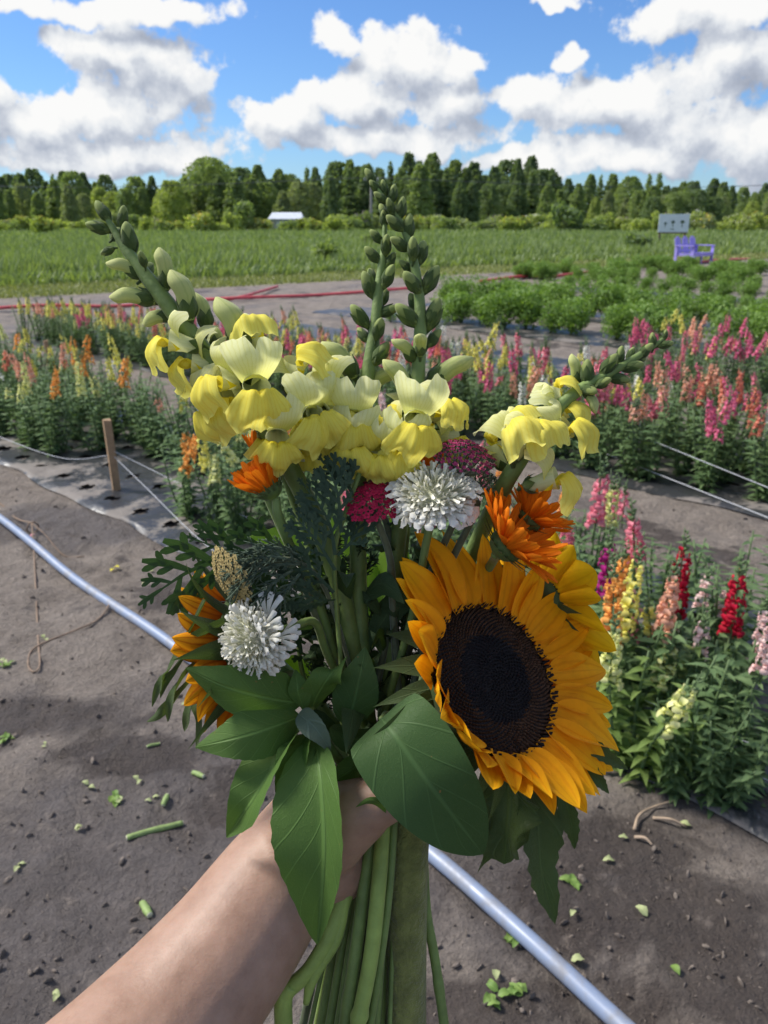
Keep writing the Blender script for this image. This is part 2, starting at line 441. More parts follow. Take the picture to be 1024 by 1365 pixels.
# ---- landscape fabric on the beds, with planting holes
def fabric_material():
    m, k, p, o = mat_base('landscape_fabric')
    pos = k.new('ShaderNodeNewGeometry').outputs['Position']
    big = k.noise(pos, 3.0, 5, .6, .4); f = k.noise(pos, 30, 5, .65)
    mud = k.maprange(k.math('ADD', big, k.math('MULTIPLY', k.math('SUBTRACT', f, .5), .35)), .50, .60, 0, .9)
    c = k.mix(mud, (.030, .031, .034), (.19, .165, .145)); k.put(p.inputs['Base Color'], c)
    k.put(p.inputs['Roughness'], k.mix(mud, (.36, .36, .36), (.85, .85, .85))); p.inputs['Specular IOR Level'].default_value = .8
    b = k.new('ShaderNodeBump'); b.inputs['Strength'].default_value = .5; b.inputs['Distance'].default_value = .02
    k.put(b.inputs['Height'], k.noise(pos, 9, 5, .6, .8)); k.put(p.inputs['Normal'], b.outputs[0]); return m
M['fabric'] = fabric_material()
BED_S = [(-8.5, 1.2), (-10.8, 3.6), (-10.5, 5.6), (-10.5, 7.0), (-10, 9), (-10, 11), (-10, 13)]
def fabric(i, lo, hi, s0, s1, st):
    m = MB(); ns = int((s1 - s0) / st); nn = max(3, int((hi - lo) / st)); ok = {}
    for a in range(ns + 1):
        for b in range(nn + 1):
            s = s0 + (s1 - s0) * a / ns; n = lo + (hi - lo) * b / nn
            edge = (b == 0) or (b == nn)
            n2 = n + (.05 * noise.noise(Vector((s * 2.3, i * 7.1, 0))) if edge else 0)
            z = .018 + .012 * noise.noise(Vector((s * 5, n * 5, i))) + .008 * noise.noise(Vector((s * 16, n * 12, i)))
            if edge: z = .004
            m.v.append(B(s, n2, z)); m.uv.append((0, 0))
            hs = (s / .30) % 1 - .5; hn = ((n - lo) / .30) % 1 - .5
            ok[a, b] = (hs * hs + hn * hn) * .09 > .042 ** 2
    for a in range(ns):
        for b in range(nn):
            if sum((ok[a, b], ok[a + 1, b], ok[a, b + 1], ok[a + 1, b + 1])) >= 3 or st > .06:
                k = nn + 1; m.f.append((a * k + b, a * k + b + 1, (a + 1) * k + b + 1, (a + 1) * k + b))
    words = ['nearest', 'second', 'third', 'fourth', 'fifth', 'sixth', 'seventh']
    o = struct('landscape_fabric', m, M['fabric'], kind='structure')
    return o
for i, ((lo, hi), (s0, s1)) in enumerate(zip(BEDS, BED_S)):
    fabric(i, lo, hi, s0, s1, .025 if i == 0 else .05 if i == 1 else .12)

# ---- grass field
M['grass'] = leaf_mat('field_grass', (.14, .20, .08), (.30, .365, .165), trans=.3, vein=0, bumpd=0)
M['straw'] = leaf_mat('mown_grass', (.19, .23, .08), (.34, .35, .16), trans=.2, vein=0, bumpd=0)
def grass():
    rs = np.random.RandomState(3); m = MB(); vs = []; fs = []
    def blade_tri(x, y, h, w, lean):
        a = rs.rand() * 6.283; i = len(vs); c, s = math.cos(a), math.sin(a); la = rs.rand() * 6.283
        lx, ly = math.cos(la) * lean, math.sin(la) * lean
        vs.extend([(x - c * w, y - s * w, 0), (x + c * w, y + s * w, 0), (x + c * w * .6 + lx * .4, y + s * w * .6 + ly * .4, h * .6), (x - c * w * .6 + lx * .4, y - s * w * .6 + ly * .4, h * .6), (x + lx, y + ly, h)])
        fs.extend([(i, i + 1, i + 2, i + 3), (i + 3, i + 2, i + 4)])
    n = 0
    while n < 95000:
        y = 17 * (95 / 17) ** (rs.rand() ** .9); x = (rs.rand() * 2 - 1) * (y * .52 + 3)
        p = Vector((x, y, 0)); hh = head(p)
        if hh < 3.6 + .5 * noise.noise(p * .6): continue
        dn = noise.fractal(p * Vector((.16, .10, 1)), 1, 2, 3)
        tuf = noise.noise(p * .9)
        if rs.rand() > .72 + tuf * .5: continue
        h = (.46 + .22 * dn + .2 * max(0, tuf)) * (.6 + .6 * rs.rand()); w = .012 + .0011 * y
        if hh < 5.2: h *= .6
        blade_tri(x, y, max(.1, h), w, .2 * rs.rand() + .08); n += 1
    m.v = [Vector(v) for v in vs]; m.f = fs; m.uv = [(.3, .5)] * len(vs)
    tag(struct('meadow_grass', m, M['grass'], smooth=False, kind='stuff'), 'tall green meadow grass filling the field below the trees', 'grass')
    m2 = MB(); vs.clear(); fs.clear(); n = 0
    while n < 16000:
        y = 12 + 30 * rs.rand() ** 1.3; x = (rs.rand() * 2 - 1) * (y * .52 + 2); hh = head((x, y, 0))
        if hh < .9 or hh > 4.2: continue
        blade_tri(x, y, .05 + .06 * rs.rand(), .012 + .0005 * y, .05); n += 1
    m2.v = [Vector(v) for v in vs]; m2.f = list(fs); m2.uv = [(.3, .5)] * len(vs)
    tag(struct('mown_grass_verge', m2, M['straw'], smooth=False, kind='stuff'), 'short pale mown strip between meadow and red tape', 'grass')
grass()

# ---- trees
def leafcloud(mb, rs, centres, count, size, flat=.75):
    """centres: (c, rx, ry, rz); leaf faces on and inside lumpy shells"""
    w = np.array([c[1] * c[2] for c in centres]); w = w / w.sum()
    for _ in range(count):
        c, rx, ry, rz = centres[rs.choice(len(centres), p=w)]
        d = Vector(rs.normal(size=3)).normalized(); r = rs.uniform(.25, 1.0) ** .5 * rs.uniform(.85, 1.25)
        p = Vector(c) + Vector((d.x * rx, d.y * ry, d.z * rz)) * r
        nrm = (d + Vector(rs.normal(size=3)) * .7).normalized(); a = nrm.orthogonal().normalized()
        a = Matrix.Rotation(rs.uniform(0, 6.28), 3, nrm) @ a; b = nrm.cross(a); s = size * rs.uniform(.5, 1.25)
        mb.add([p - a * s, p - b * s * flat * .6, p + a * s, p + b * s * flat * .6 + nrm * s * .25], [(0, 1, 2, 3)])
M['bark'] = plain('bark', (.075, .06, .048), .9, .4, 6, .6)
TREE_COL = {'dark': ((.12, .175, .095), (.21, .27, .14)), 'mid': ((.17, .235, .105), (.29, .35, .155)), 'light': ((.25, .31, .10), (.40, .45, .17)), 'grey': ((.20, .245, .14), (.32, .36, .21))}
for n_, (c1, c2) in TREE_COL.items(): M['tree_' + n_] = leaf_mat('tree_leaf_' + n_, c1, c2, trans=.45, vein=0, bumpd=0, rough=.6)
def tree_proto(kind, seed):
    rs = np.random.RandomState(seed); cr = MB(); tr = MB(); L = []
    if kind == 'conifer':
        H = 10.0
        tr.add(*_t(tube([(0, 0, -.1), (.05, 0, 4), (0, 0, H)], [.16, .1, .02], 6)))
        for i in range(26):
            z = 1.0 + (H - 1.2) * (i / 26) ** .9; r = (1 - z / (H + .3)) * 1.9 * rs.uniform(.7, 1.2) + .15
            for j in range(5):
                a = rs.uniform(0, 6.28); x, y = math.cos(a) * r, math.sin(a) * r
                L.append(((x * .55, y * .55, z - .1 * r), .5 * r + .1, .5 * r + .1, .22))
                if j < 2: tr.add(*_t(tube([(0, 0, z), (x * .9, y * .9, z - .15 * r)], [.03, .01], 4, 2)))
        leafcloud(cr, rs, L, 5000, .22)
    else:
        H = 9.0; sp = {'round': 2.6, 'tall': 1.7, 'wide': 3.8}[kind]
        tr.add(*_t(tube([(0, 0, -.1), (.1, .05, 2), (-.05, .1, 5), (.1, 0, H * .9)], [.2, .16, .1, .03], 7)))
        k = 12
        for i in range(k):
            z = rs.uniform(2.0, H - 1.2); a = rs.uniform(0, 6.28); r = sp * .6 * rs.uniform(.5, 1)
            tr.add(*_t(tube([(0, 0, z * .62), (math.cos(a) * r * .5, math.sin(a) * r * .5, z * .85), (math.cos(a) * r, math.sin(a) * r, z)], [.08, .05, .02], 5, 4)))
        z0 = 2.6 if kind == 'wide' else .5; sd_ = rs.uniform(0, 50); N = 0
        while N < 5600:
            f = rs.rand() ** .85; z = z0 + (H - z0) * f; a = rs.uniform(0, 6.283); d = V(math.cos(a), math.sin(a), 0)
            env = {'round': math.sin(math.pi * (.10 + .80 * f) ** .8) ** .7, 'tall': math.sin(math.pi * (.12 + .80 * f) ** .75) ** .8, 'wide': math.sin(math.pi * (.08 + .86 * f) ** 1.1) ** .6}[kind]
            lump = 1 + .45 * noise.fractal(V(d.x * 1.3 + sd_, d.y * 1.3, z * .55), .8, 2.2, 3) + .22 * noise.noise(V(d.x * 4 + sd_, d.y * 4, z * 1.7))
            R_ = sp * env * max(.25, lump); p = d * (R_ * rs.uniform(.12, 1) ** .45) + V(0, 0, z + .35 * noise.noise(V(d.x * 2, d.y * 2 + sd_, z)))
            if noise.noise(p * .9 + V(sd_, 0, 0)) < -.28 and rs.rand() < .85: continue
            nrm = (d + V(*rs.normal(size=3)) * .8 + V(0, 0, .35)).normalized(); u_ = nrm.orthogonal().normalized(); u_ = Matrix.Rotation(rs.uniform(0, 6.28), 3, nrm) @ u_; w_ = nrm.cross(u_); s_ = rs.uniform(.12, .27)
            cr.add([p - u_ * s_, p - w_ * s_ * .5, p + u_ * s_, p + w_ * s_ * .5 + nrm * s_ * .25], [(0, 1, 2, 3)]); N += 1
    return cr.mesh('crown'), tr.mesh('trunk')
PROTO = {k: [tree_proto(k, 11 + 7 * i + 100 * j) for i in range(3)] for j, k in enumerate(('conifer', 'round', 'tall', 'wide'))}
_mesh_cache = {}
def colored(me, mat):
    key = (me.name, mat.name)
    if key not in _mesh_cache:
        c = me.copy(); c.materials.clear(); c.materials.append(mat); _mesh_cache[key] = c
    return _mesh_cache[key]
KW = {'conifer': 'pointed conifer', 'round': 'rounded leafy tree', 'tall': 'slender upright tree', 'wide': 'broad spreading tree'}
CW = {'dark': 'dark green', 'mid': 'mid green', 'light': 'bright yellow-green', 'grey': 'pale grey-green'}
def zone(u):
    for a, w in ((130, 'at the far left of the treeline'), (270, 'in the left part of the treeline'), (430, 'left of the treeline middle'), (600, 'in the middle of the treeline'), (760, 'right of the treeline middle'), (890, 'in the right part of the treeline')):
        if u < a: return w
    return 'at the far right of the treeline'
def place_tree(u, top, dist, kind, col, sx=1.0):
    x = farx(u, dist); y = dist; b = math.atan((682.5 - top) / FPX) - PITCH
    h = 1.5 + dist * math.tan(b); s = h / (10.0 if kind == 'conifer' else 9.2)
    lab = f'{CW[col]} {KW[kind]} {zone(u)}'
    if dist > 112: lab = lab.replace('leafy ', '') + ' behind'
    t = thing('tree', lab, 'tree', (x, y, 0), f'{CW[col]} {KW[kind]}s {zone(u)}' + (', back row' if dist > 112 else ''))
    cm, tm = random.choice(PROTO[kind]); k = s * sx
    for nm, me, mt in (('crown', cm, M['tree_' + col]), ('trunk', tm, M['bark'])):
        o = obj(nm, colored(me, mt), None, t, M=Matrix.Identity(4))
    t.rotation_euler = (0, 0, ru(0, 6.28)); t.scale = (k, k, s)
def treeline():
    prof = [(-60, 240), (0, 232), (60, 229), (120, 234), (175, 240), (230, 236), (285, 214), (330, 222), (390, 226), (430, 226), (470, 209), (520, 210), (560, 206), (600, 213), (650, 222), (700, 212), (735, 226), (780, 238), (830, 236), (870, 230), (920, 242), (980, 244), (1090, 246)]
    def top(u):
        for (a, ya), (b, yb) in zip(prof, prof[1:]):
            if u <= b: return ya + (yb - ya) * (u - a) / (b - a)
        return 246
    u = -70
    while u < 1100:         # back row: the dark wood
        k = random.choice(['conifer', 'tall', 'tall', 'round', 'tall']); c = 'dark' if (u < 130 or 420 < u < 760) and rnd() < .8 else random.choice(['mid', 'dark', 'mid'])
        place_tree(u, top(u) + ru(-7, 14), ru(116, 128), k, c, ru(.8, 1.1)); u += ru(10, 17)
    u = -60
    while u < 1090:         # front row, lower
        if 125 < u < 270: k, c = random.choice(['round', 'tall']), random.choice(['light', 'light', 'mid'])
        elif 270 <= u < 440: k, c = random.choice(['round', 'tall', 'tall']), random.choice(['mid', 'grey', 'mid', 'dark'])
        elif 440 <= u < 740: k, c = random.choice(['tall', 'conifer', 'tall', 'round', 'tall']), random.choice(['dark', 'dark', 'mid'])
        elif 740 <= u < 850: k, c = random.choice(['tall', 'tall', 'round']), random.choice(['grey', 'mid', 'light'])
        else: k, c = random.choice(['round', 'tall']), random.choice(['mid', 'grey', 'mid'])
        place_tree(u, top(u) + ru(8, 30), ru(100, 111), k, c, ru(.95, 1.3)); u += ru(15, 25)
    place_tree(283, 209, 108, 'wide', 'mid', .9)
    place_tree(165, 262, 96, 'conifer', 'dark', 1.5)
    for u, t_, c in ((868, 262, 'dark'), (895, 256, 'mid'), (925, 252, 'dark'), (950, 262, 'dark')): place_tree(u, t_, 92, 'round', c, 1.25)
    place_tree(960, 262, 95, 'round', 'grey', 1.0); place_tree(1000, 268, 95, 'round', 'light', 1.1); place_tree(232, 240, 100, 'round', 'light', 1.2); place_tree(325, 268, 92, 'round', 'mid', 1.0)
treeline()

# ---- shrubs and weeds along the foot of the trees
M['goldenrod'] = plain('yellow_weed_flowers', (.55, .42, .05), .7, .3); M['weed_white'] = plain('white_weed_flowers', (.62, .62, .55), .7, .2); M['weed_mauve'] = plain('mauve_weed_flowers', (.26, .2, .22), .7, .3)
def shrub_proto(seed, n=900):
    rs = np.random.RandomState(seed); cr = MB(); st = MB(); fl = MB(); L = []
    for i in range(9):
        a = rs.uniform(0, 6.28); r = rs.uniform(0, .62); z = rs.uniform(.3, .85)
        L.append(((math.cos(a) * r, math.sin(a) * r, z), .34, .34, .26)); st.add(*_t(tube([(0, 0, -.03), (math.cos(a) * r * .4, math.sin(a) * r * .4, z * .5), (math.cos(a) * r, math.sin(a) * r, z)], [.025, .015, .006], 5, 4)))
    leafcloud(cr, rs, L, n, .11)
    leafcloud(fl, rs, [((c[0], c[1], c[2] + .18), .3, .3, .12) for c, *_ in L], 130, .07)
    return cr.mesh('foliage'), st.mesh('stems'), fl.mesh('flower_heads')
SHP = [shrub_proto(40 + i) for i in range(4)]
def shrub(u, v, dist, h, w, col, flower, lab, grp, name='shrub'):
    p = Vector((farx(u, dist), dist, 0)); t = thing(name, lab, 'shrub', p, grp); f, s, fl = random.choice(SHP)
    obj('foliage', colored(f, M['tree_' + col]), None, t, M=Matrix.Identity(4)); obj('stems', colored(s, M['bark']), None, t, M=Matrix.Identity(4))
    if flower: obj('flower_heads', colored(fl, M[flower]), None, t, M=Matrix.Identity(4))
    t.scale = (w, w, h); t.rotation_euler = (0, 0, ru(0, 6.28))
u = -20
while u < 1060:
    fl = random.choice(['goldenrod', None, None, 'weed_white' if u > 560 else 'goldenrod', 'weed_mauve', None]); c = random.choice(['light', 'mid', 'grey', 'light'])
    wd = {'goldenrod': 'yellow-flowered', 'weed_white': 'white-flowered', 'weed_mauve': 'mauve-flowered', None: 'leafy'}[fl]
    shrub(u, 300, ru(76, 92), ru(1.1, 2.0), ru(1.2, 2.0), c, fl, f'{CW[c]} {wd} weedy shrub below the trees, {"left" if u < 512 else "right"} half of meadow', f'{CW[c]} {wd} shrubs {"left" if u < 512 else "right"}', 'weedy_shrub'); u += ru(10, 22)
for u, d, h, w, c, lab in ((755, 80, 2.6, 2.2, 'dark', 'dark rounded shrub in the meadow left of the white sign'), (326, 84, 2.9, 1.9, 'mid', 'round bush before the trees near the pale roof'), (432, 28, .8, .9, 'mid', 'low dark bush in the meadow behind the red tape'), (490, 40, .75, .8, 'mid', 'small meadow bush behind the middle flower spikes'),
                           (855, 40, .8, 1.0, 'dark', 'low dark bush in the meadow left of the purple bench')):
    shrub(u, 300, d, h, w, c, None, lab, None)

# ---- small pale building far off, pole and wires
M['pale_roof'] = plain('pale_metal_roof', (.62, .66, .72), .35, .1, 3); M['pale_wall'] = plain('pale_wall', (.45, .45, .44), .8, .2, 3); M['darkglass'] = plain('dark_window', (.03, .035, .04), .2, .2, 3)
def shed():
    d = 88.0; x = farx(383, d); t = thing('shed', 'small pale roofed shed half hidden by weeds below the trees', 'shed', (x, d, 0))
    m = MB(); box(m, (x, d, .75), 3.0, 2.2, 1.5); obj('wall', m, M['pale_wall'], t, False)
    m = MB(); m.add([(x - 1.8, d - 1.4, 1.42), (x + 1.8, d - 1.4, 1.42), (x + 1.5, d, 2.05), (x - 1.5, d, 2.05), (x - 1.8, d + 1.4, 1.42), (x + 1.8, d + 1.4, 1.42), (x - 1.8, d - 1.4, 1.34), (x + 1.8, d - 1.4, 1.34), (x - 1.8, d + 1.4, 1.34), (x + 1.8, d + 1.4, 1.34)],
          [(0, 1, 2, 3), (3, 2, 5, 4), (0, 3, 4), (1, 5, 2), (0, 6, 7, 1), (4, 5, 9, 8), (6, 8, 9, 7), (0, 4, 8, 6), (1, 7, 9, 5)]); obj('roof', m, M['pale_roof'], t, False)
    m = MB(); box(m, (x + .6, d - 1.12, .8), .6, .06, .5); obj('window', m, M['darkglass'], t, False)
    m = MB(); box(m, (x - .6, d - 1.12, .62), .8, .06, 1.2); obj('door', m, M['pale_roof'], t, False)
shed()
M['pole'] = plain('weathered_pole', (.28, .27, .26), .9, .2, 4); M['wire'] = plain('wire', (.12, .13, .14), .5, .1)
def pole(u, d, H, lab):
    x = farx(u, d); t = thing('utility_pole', lab, 'pole', (x, d, 0))
    obj('post', tube([(x, d, -.1), (x, d, H * .5), (x, d, H)], [.16, .14, .11], 8), M['pole'], t)
    m = MB(); box(m, (x, d - .14, H - .4), 1.6, .12, .12); obj('crossarm', m, M['pole'], t, False)
    for k in (-.7, 0, .7): obj('insulator', tube([(x + k, d - .14, H - .34), (x + k, d - .14, H - .16)], [.05, .035], 6, 2), M['pale_roof'], t)
    return x, d, H
p1 = pole(495, 90, 5.6, 'grey utility pole before the trees behind the middle flower spike')
p0 = pole(-260, 92, 5.6, 'grey utility pole far off to the left'); p2 = pole(1240, 92, 5.6, 'grey utility pole far off to the right')
for a, b, w in ((p0, p1, 'left'), (p1, p2, 'right')):
    for k, nm in ((-.7, 'lower'), (0, 'middle'), (.7, 'upper')):
        A = V(a[0] + k, a[1] - .14, a[2] - .16); Bq = V(b[0] + k, b[1] - .14, b[2] - .16); mid = (A + Bq) / 2 - V(0, 0, .9)
        solo('overhead_wire', tube([A, mid, Bq], .014, 4, 16), M['wire'], f'{nm} thin overhead wire running {w} from the pole before the trees', 'wire', A)

# ---- sign and purple bench
M['signwhite'] = plain('sign_board', (.74, .78, .84), .5, .06, 3); M['signink'] = plain('sign_ink', (.10, .14, .10), .7, .3, 8); M['signwood'] = plain('sign_post_wood', (.16, .12, .09), .85, .3, 8)
def sign():
    d = 45.0; x0 = farx(897.5, d); z0 = 1.5 + d * math.tan(math.atan((682.5 - 297.5) / FPX) - PITCH); w, h = 39 / FPX * d * .94, 23 / FPX * d * .94
    rot = Matrix.Rotation(math.radians(-6), 3, 'Z'); t = thing('sign', 'white rectangular sign with small green pictures standing at the meadow edge', 'sign', (x0, d, 0)); c = V(x0, d, z0)
    m = MB(); box(m, c, w, .05, h, rot); obj('board', m, M['signwhite'], t, False)
    for s in (-1, 1):
        m = MB(); box(m, c + rot @ V(s * w * .42, .07, -z0 * .5), .09, .09, z0 + h * .7, rot); obj('post', m, M['signwood'], t, False)
    m = MB(); box(m, c + rot @ V(0, -.01, -h * .53), w * .98, .06, .07, rot); obj('lower_rail', m, M['signwood'], t, False)
    # three small plant pictures with a caption dash, too far off to read
    for px, pz, s in ((-.28, -.06, .7), (-.03, .0, .9), (.28, .0, 1.0)):
        m = MB()
        for k in range(4):
            a = .5 + k * .72; q = c + rot @ V(px * w + math.cos(a) * .05 * s, -.03, pz * h + math.sin(a) * .1 * s)
            ellipsoid(m, q, [rot @ V(.075 * s, 0, 0), V(0, .006, 0), V(0, 0, .055 * s)], 8, 4)
        box(m, c + rot @ V(px * w, -.03, pz * h - .1 * s), .035, .01, .2 * s, rot); obj('picture', m, M['signink'], t)
    m = MB(); box(m, c + rot @ V(-.03 * w, -.03, -.33 * h), .2, .01, .04, rot); obj('caption', m, M['signink'], t, False)
sign()
M['purple'] = plain('purple_paint', (.36, .30, .74), .5, .12, 12)
def bench():
    p = G(923, 351); t = thing('bench', 'purple slatted garden bench with three fan backs at the meadow edge', 'bench', (p.x, p.y, 0)); R_ = Matrix.Rotation(math.radians(40), 3, 'Z')
    def bx(name, c, s, tilt=0.0):
        m = MB(); box(m, p + R_ @ V(*c), *s, R_ @ Matrix.Rotation(tilt, 3, 'X')); return obj(name, m, M['purple'], t, False)
    W = 1.22
    for i in range(5): bx('seat_slat', (0, -.30 + i * .125, .36 - i * .016), (W, .11, .025))
    for b in range(3):
        cx = (b - 1) * .48
        for j in range(4): bx('back_slat', (cx + (j - 1.5) * .09, .34, .56 + (.03 if j in (1, 2) else 0)), (.08, .022, .58 + (.06 if j in (1, 2) else 0)), math.radians(-14))
    bx('back_rail', (0, .38, .62), (W, .03, .06), math.radians(-14)); bx('back_rail', (0, .29, .42), (W, .03, .08), math.radians(-14))
    for s in (-1, 1):
        bx('arm_rest', (s * (W / 2 + .06), -.02, .60), (.13, .72, .028)); bx('leg', (s * (W / 2 + .04), -.33, .30), (.03, .10, .60)); bx('leg', (s * (W / 2 + .04), .30, .30), (.03, .10, .58)); bx('side_rail', (s * (W / 2), 0, .31), (.028, .68, .10))
    bx('leg', (0, -.30, .175), (.03, .09, .35)); bx('apron', (0, -.36, .30), (W, .025, .10))
bench()
# ------------------------------------------------------------------ flower beds
M['snap_leaf'] = leaf_mat('snapdragon_leaf', (.085, .155, .065), (.19, .275, .12), trans=.28, vein=.25, nv=3, bumpd=.001)
M['snap_leaf_lime'] = leaf_mat('snapdragon_leaf_lime', (.13, .21, .055), (.26, .35, .11), trans=.3, vein=.25, nv=3, bumpd=.001)
M['snap_stem'] = plain('snapdragon_stem', (.11, .17, .065), .6, .2, 40)
FC = {'pink': ((.72, .14, .26), (.85, .24, .36)), 'rose': ((.74, .17, .24), (.86, .33, .38)), 'magenta': ((.30, .012, .13), (.46, .03, .24)), 'red': ((.40, .008, .02), (.60, .02, .06)),
      'coral': ((.78, .22, .14), (.86, .36, .24)), 'peach': ((.84, .40, .22), (.88, .52, .40)), 'orange': ((.85, .33, .06), (.9, .48, .14)), 'yellow': ((.82, .74, .10), (.86, .82, .30)), 'lemon': ((.72, .74, .22), (.80, .80, .42)),
      'white': ((.78, .78, .66), (.82, .82, .78)), 'blush': ((.84, .52, .48), (.86, .70, .66))}
for n_, (a_, b_) in FC.items(): M['fl_' + n_] = petal_mat('snapdragon_petal_' + n_, a_, b_, trans=.3, hue_var=.15)

def mini_floret(rs):
    """two-lipped snapdragon flower, 1 unit long, pointing along +X, +Z up"""
    m = MB(); j = lambda a: rs.uniform(-a, a)
    m.add(*_t(tube([(0, 0, 0), (.3, 0, .02), (.62, 0, .03)], [.12, .2, .27], 6, 3, False)))
    blade([(.55, 0, .2), (.72, 0, .55 + j(.06)), (.62 + j(.1), 0, .86)], lambda t: .2 + .34 * t - .25 * t ** 4, (0, 1, 0), 3, 4, cup=-.3, mb=m)
    blade([(.55, 0, -.18), (.86, 0, -.12), (1.0 + j(.05), 0, -.42), (.86 + j(.1), 0, -.72)], lambda t: .24 + .36 * t - .3 * t ** 4, (0, 1, 0), 4, 4, cup=-.25, mb=m)
    ellipsoid(m, (.78, 0, .06), [V(.17, 0, 0), V(0, .26, 0), V(0, 0, .16)], 6, 4)
    return m
def snap_plant_proto(seed, h=.46, nst=7, leaves=30, lime=False):
    rs = np.random.RandomState(seed); lf = MB(); st = MB(); tops = []
    for i in range(nst):
        a = rs.uniform(0, 6.28); r = rs.uniform(.01, .11) if i else 0.0; lean = rs.uniform(.3, 1.0)
        hh = h * rs.uniform(.72, 1.08); b = V(math.cos(a) * r * .4, math.sin(a) * r * .4, -.03); t = V(math.cos(a) * r * (1 + lean), math.sin(a) * r * (1 + lean), hh)
        mid = (b + t) / 2 + V(rs.uniform(-.02, .02), rs.uniform(-.02, .02), 0); st.add(*_t(tube([b, mid, t], [.005, .004, .0025], 5, 5))); tops.append(t)
        C = catmull([b, mid, t], 20)
        for k in range(leaves):
            f = (k + 1) / (leaves + 1) * .97 + .03; p = C[min(20, int(f * 20))]; an = k * 2.4 + rs.uniform(-.4, .4)
            out = V(math.cos(an), math.sin(an), 0); L = rs.uniform(.045, .075) * (1.1 - .35 * f); up = rs.uniform(.1, .75)
            e1 = p + (out * .6 + V(0, 0, up * .6)) * L * .55; e2 = p + (out + V(0, 0, up * .35 - .12)) * L
            blade([p, e1, e2], ovate(L * .17, .8), V(-out.y, out.x, rs.uniform(-.4, .4)), 3, 2, fold=.35, mb=lf)
    return lf.mesh('foliage'), st.mesh('stems'), tops
SNAP = [snap_plant_proto(60 + i, .44, 8, 30) for i in range(5)] + [snap_plant_proto(90, .36, 9, 28)]
def spike_proto(seed, n=13, L=.17):
    """flower spike rising from its origin; stalk with buds, and where its open flowers sit"""
    rs = np.random.RandomState(seed); st = MB(); fl = MB(); pos = []
    tip = V(rs.uniform(-.02, .02), rs.uniform(-.02, .02), L + .07); st.add(*_t(tube([(0, 0, -.06), (0, 0, L * .5), tip], [.0035, .003, .0012], 5, 6)))
    for k in range(9):
        f = k / 9; an = k * 2.4; z = L + .07 * f - .01; o = V(math.cos(an), math.sin(an), .9).normalized(); s = .011 * (1.15 - .6 * f); c = V(0, 0, z) + V(math.cos(an), math.sin(an), 0) * .007
        ellipsoid(st, c, [o.orthogonal().normalized() * s * .55, o.cross(o.orthogonal().normalized()) * s * .55, o * s], 5, 4)
    for k in range(n):
        f = k / n; an = k * 2.4 + rs.uniform(-.5, .5); z = max(0, L * f + rs.uniform(-.012, .012)); o = V(math.cos(an), math.sin(an), rs.uniform(-.1, .35)).normalized(); s = .034 * (1.1 - .45 * f) * rs.uniform(.85, 1.1)
        pos.append(frame(V(0, 0, z), o, V(0, 0, 1), s))
    vars_ = [mini_floret(rs) for _ in range(3)]
    for k, X in enumerate(pos):
        q = vars_[k % 3]; fl.add([X @ p for p in q.v], q.f, q.uv)
    return st.mesh('stalk'), fl.mesh('florets'), pos, [q.mesh('floret') for q in vars_]
SPIKE = [spike_proto(5, 14, .17), spike_proto(6, 9, .12), spike_proto(8, 17, .22), spike_proto(9, 5, .07)]
BEDW = ['nearest bed', 'second bed', 'third bed', 'fourth bed']
def snap_plant(p, colour, nspk, label, group, hs=1.0, lime=False, near=False, dens=None):
    t = thing('snapdragon_plant', label, 'snapdragon', (p.x, p.y, .0), group); lf, st, tops = random.choice(SNAP[:5]) if not lime else SNAP[5]
    obj('foliage', colored(lf, M['snap_leaf_lime' if lime else 'snap_leaf']), None, t, M=Matrix.Identity(4)); obj('stems', colored(st, M['snap_stem']), None, t, M=Matrix.Identity(4))
    tp = random.sample(tops, min(nspk, len(tops))); tp.sort(key=lambda q: -q.z)
    for i, q in enumerate(tp):
        c = colour if isinstance(colour, str) else colour[i % len(colour)]
        a, f, pos, vs = SPIKE[random.choice([0, 1, 2, 3, 0]) if dens is None else dens]
        X = Matrix.Translation(q - V(0, 0, .01)) @ Matrix.Rotation(ru(0, 6.28), 4, 'Z') @ Matrix.Rotation(ru(-.35, .35), 4, 'X') @ Matrix.Diagonal((.8, .8, ru(.85, 1.05), 1))
        s = obj('flower_spike', colored(a, M['snap_stem']), None, t, M=X)
        if near:
            for k, Y in enumerate(pos): obj('floret', colored(vs[k % 3], M['fl_' + c]), None, s, M=Y)
        else: obj('florets', colored(f, M['fl_' + c]), None, s, M=Matrix.Identity(4))
    t.rotation_euler = (0, 0, ru(0, 6.28)); wf = ru(1.15, 1.4); t.scale = (hs * wf, hs * wf, hs); return t
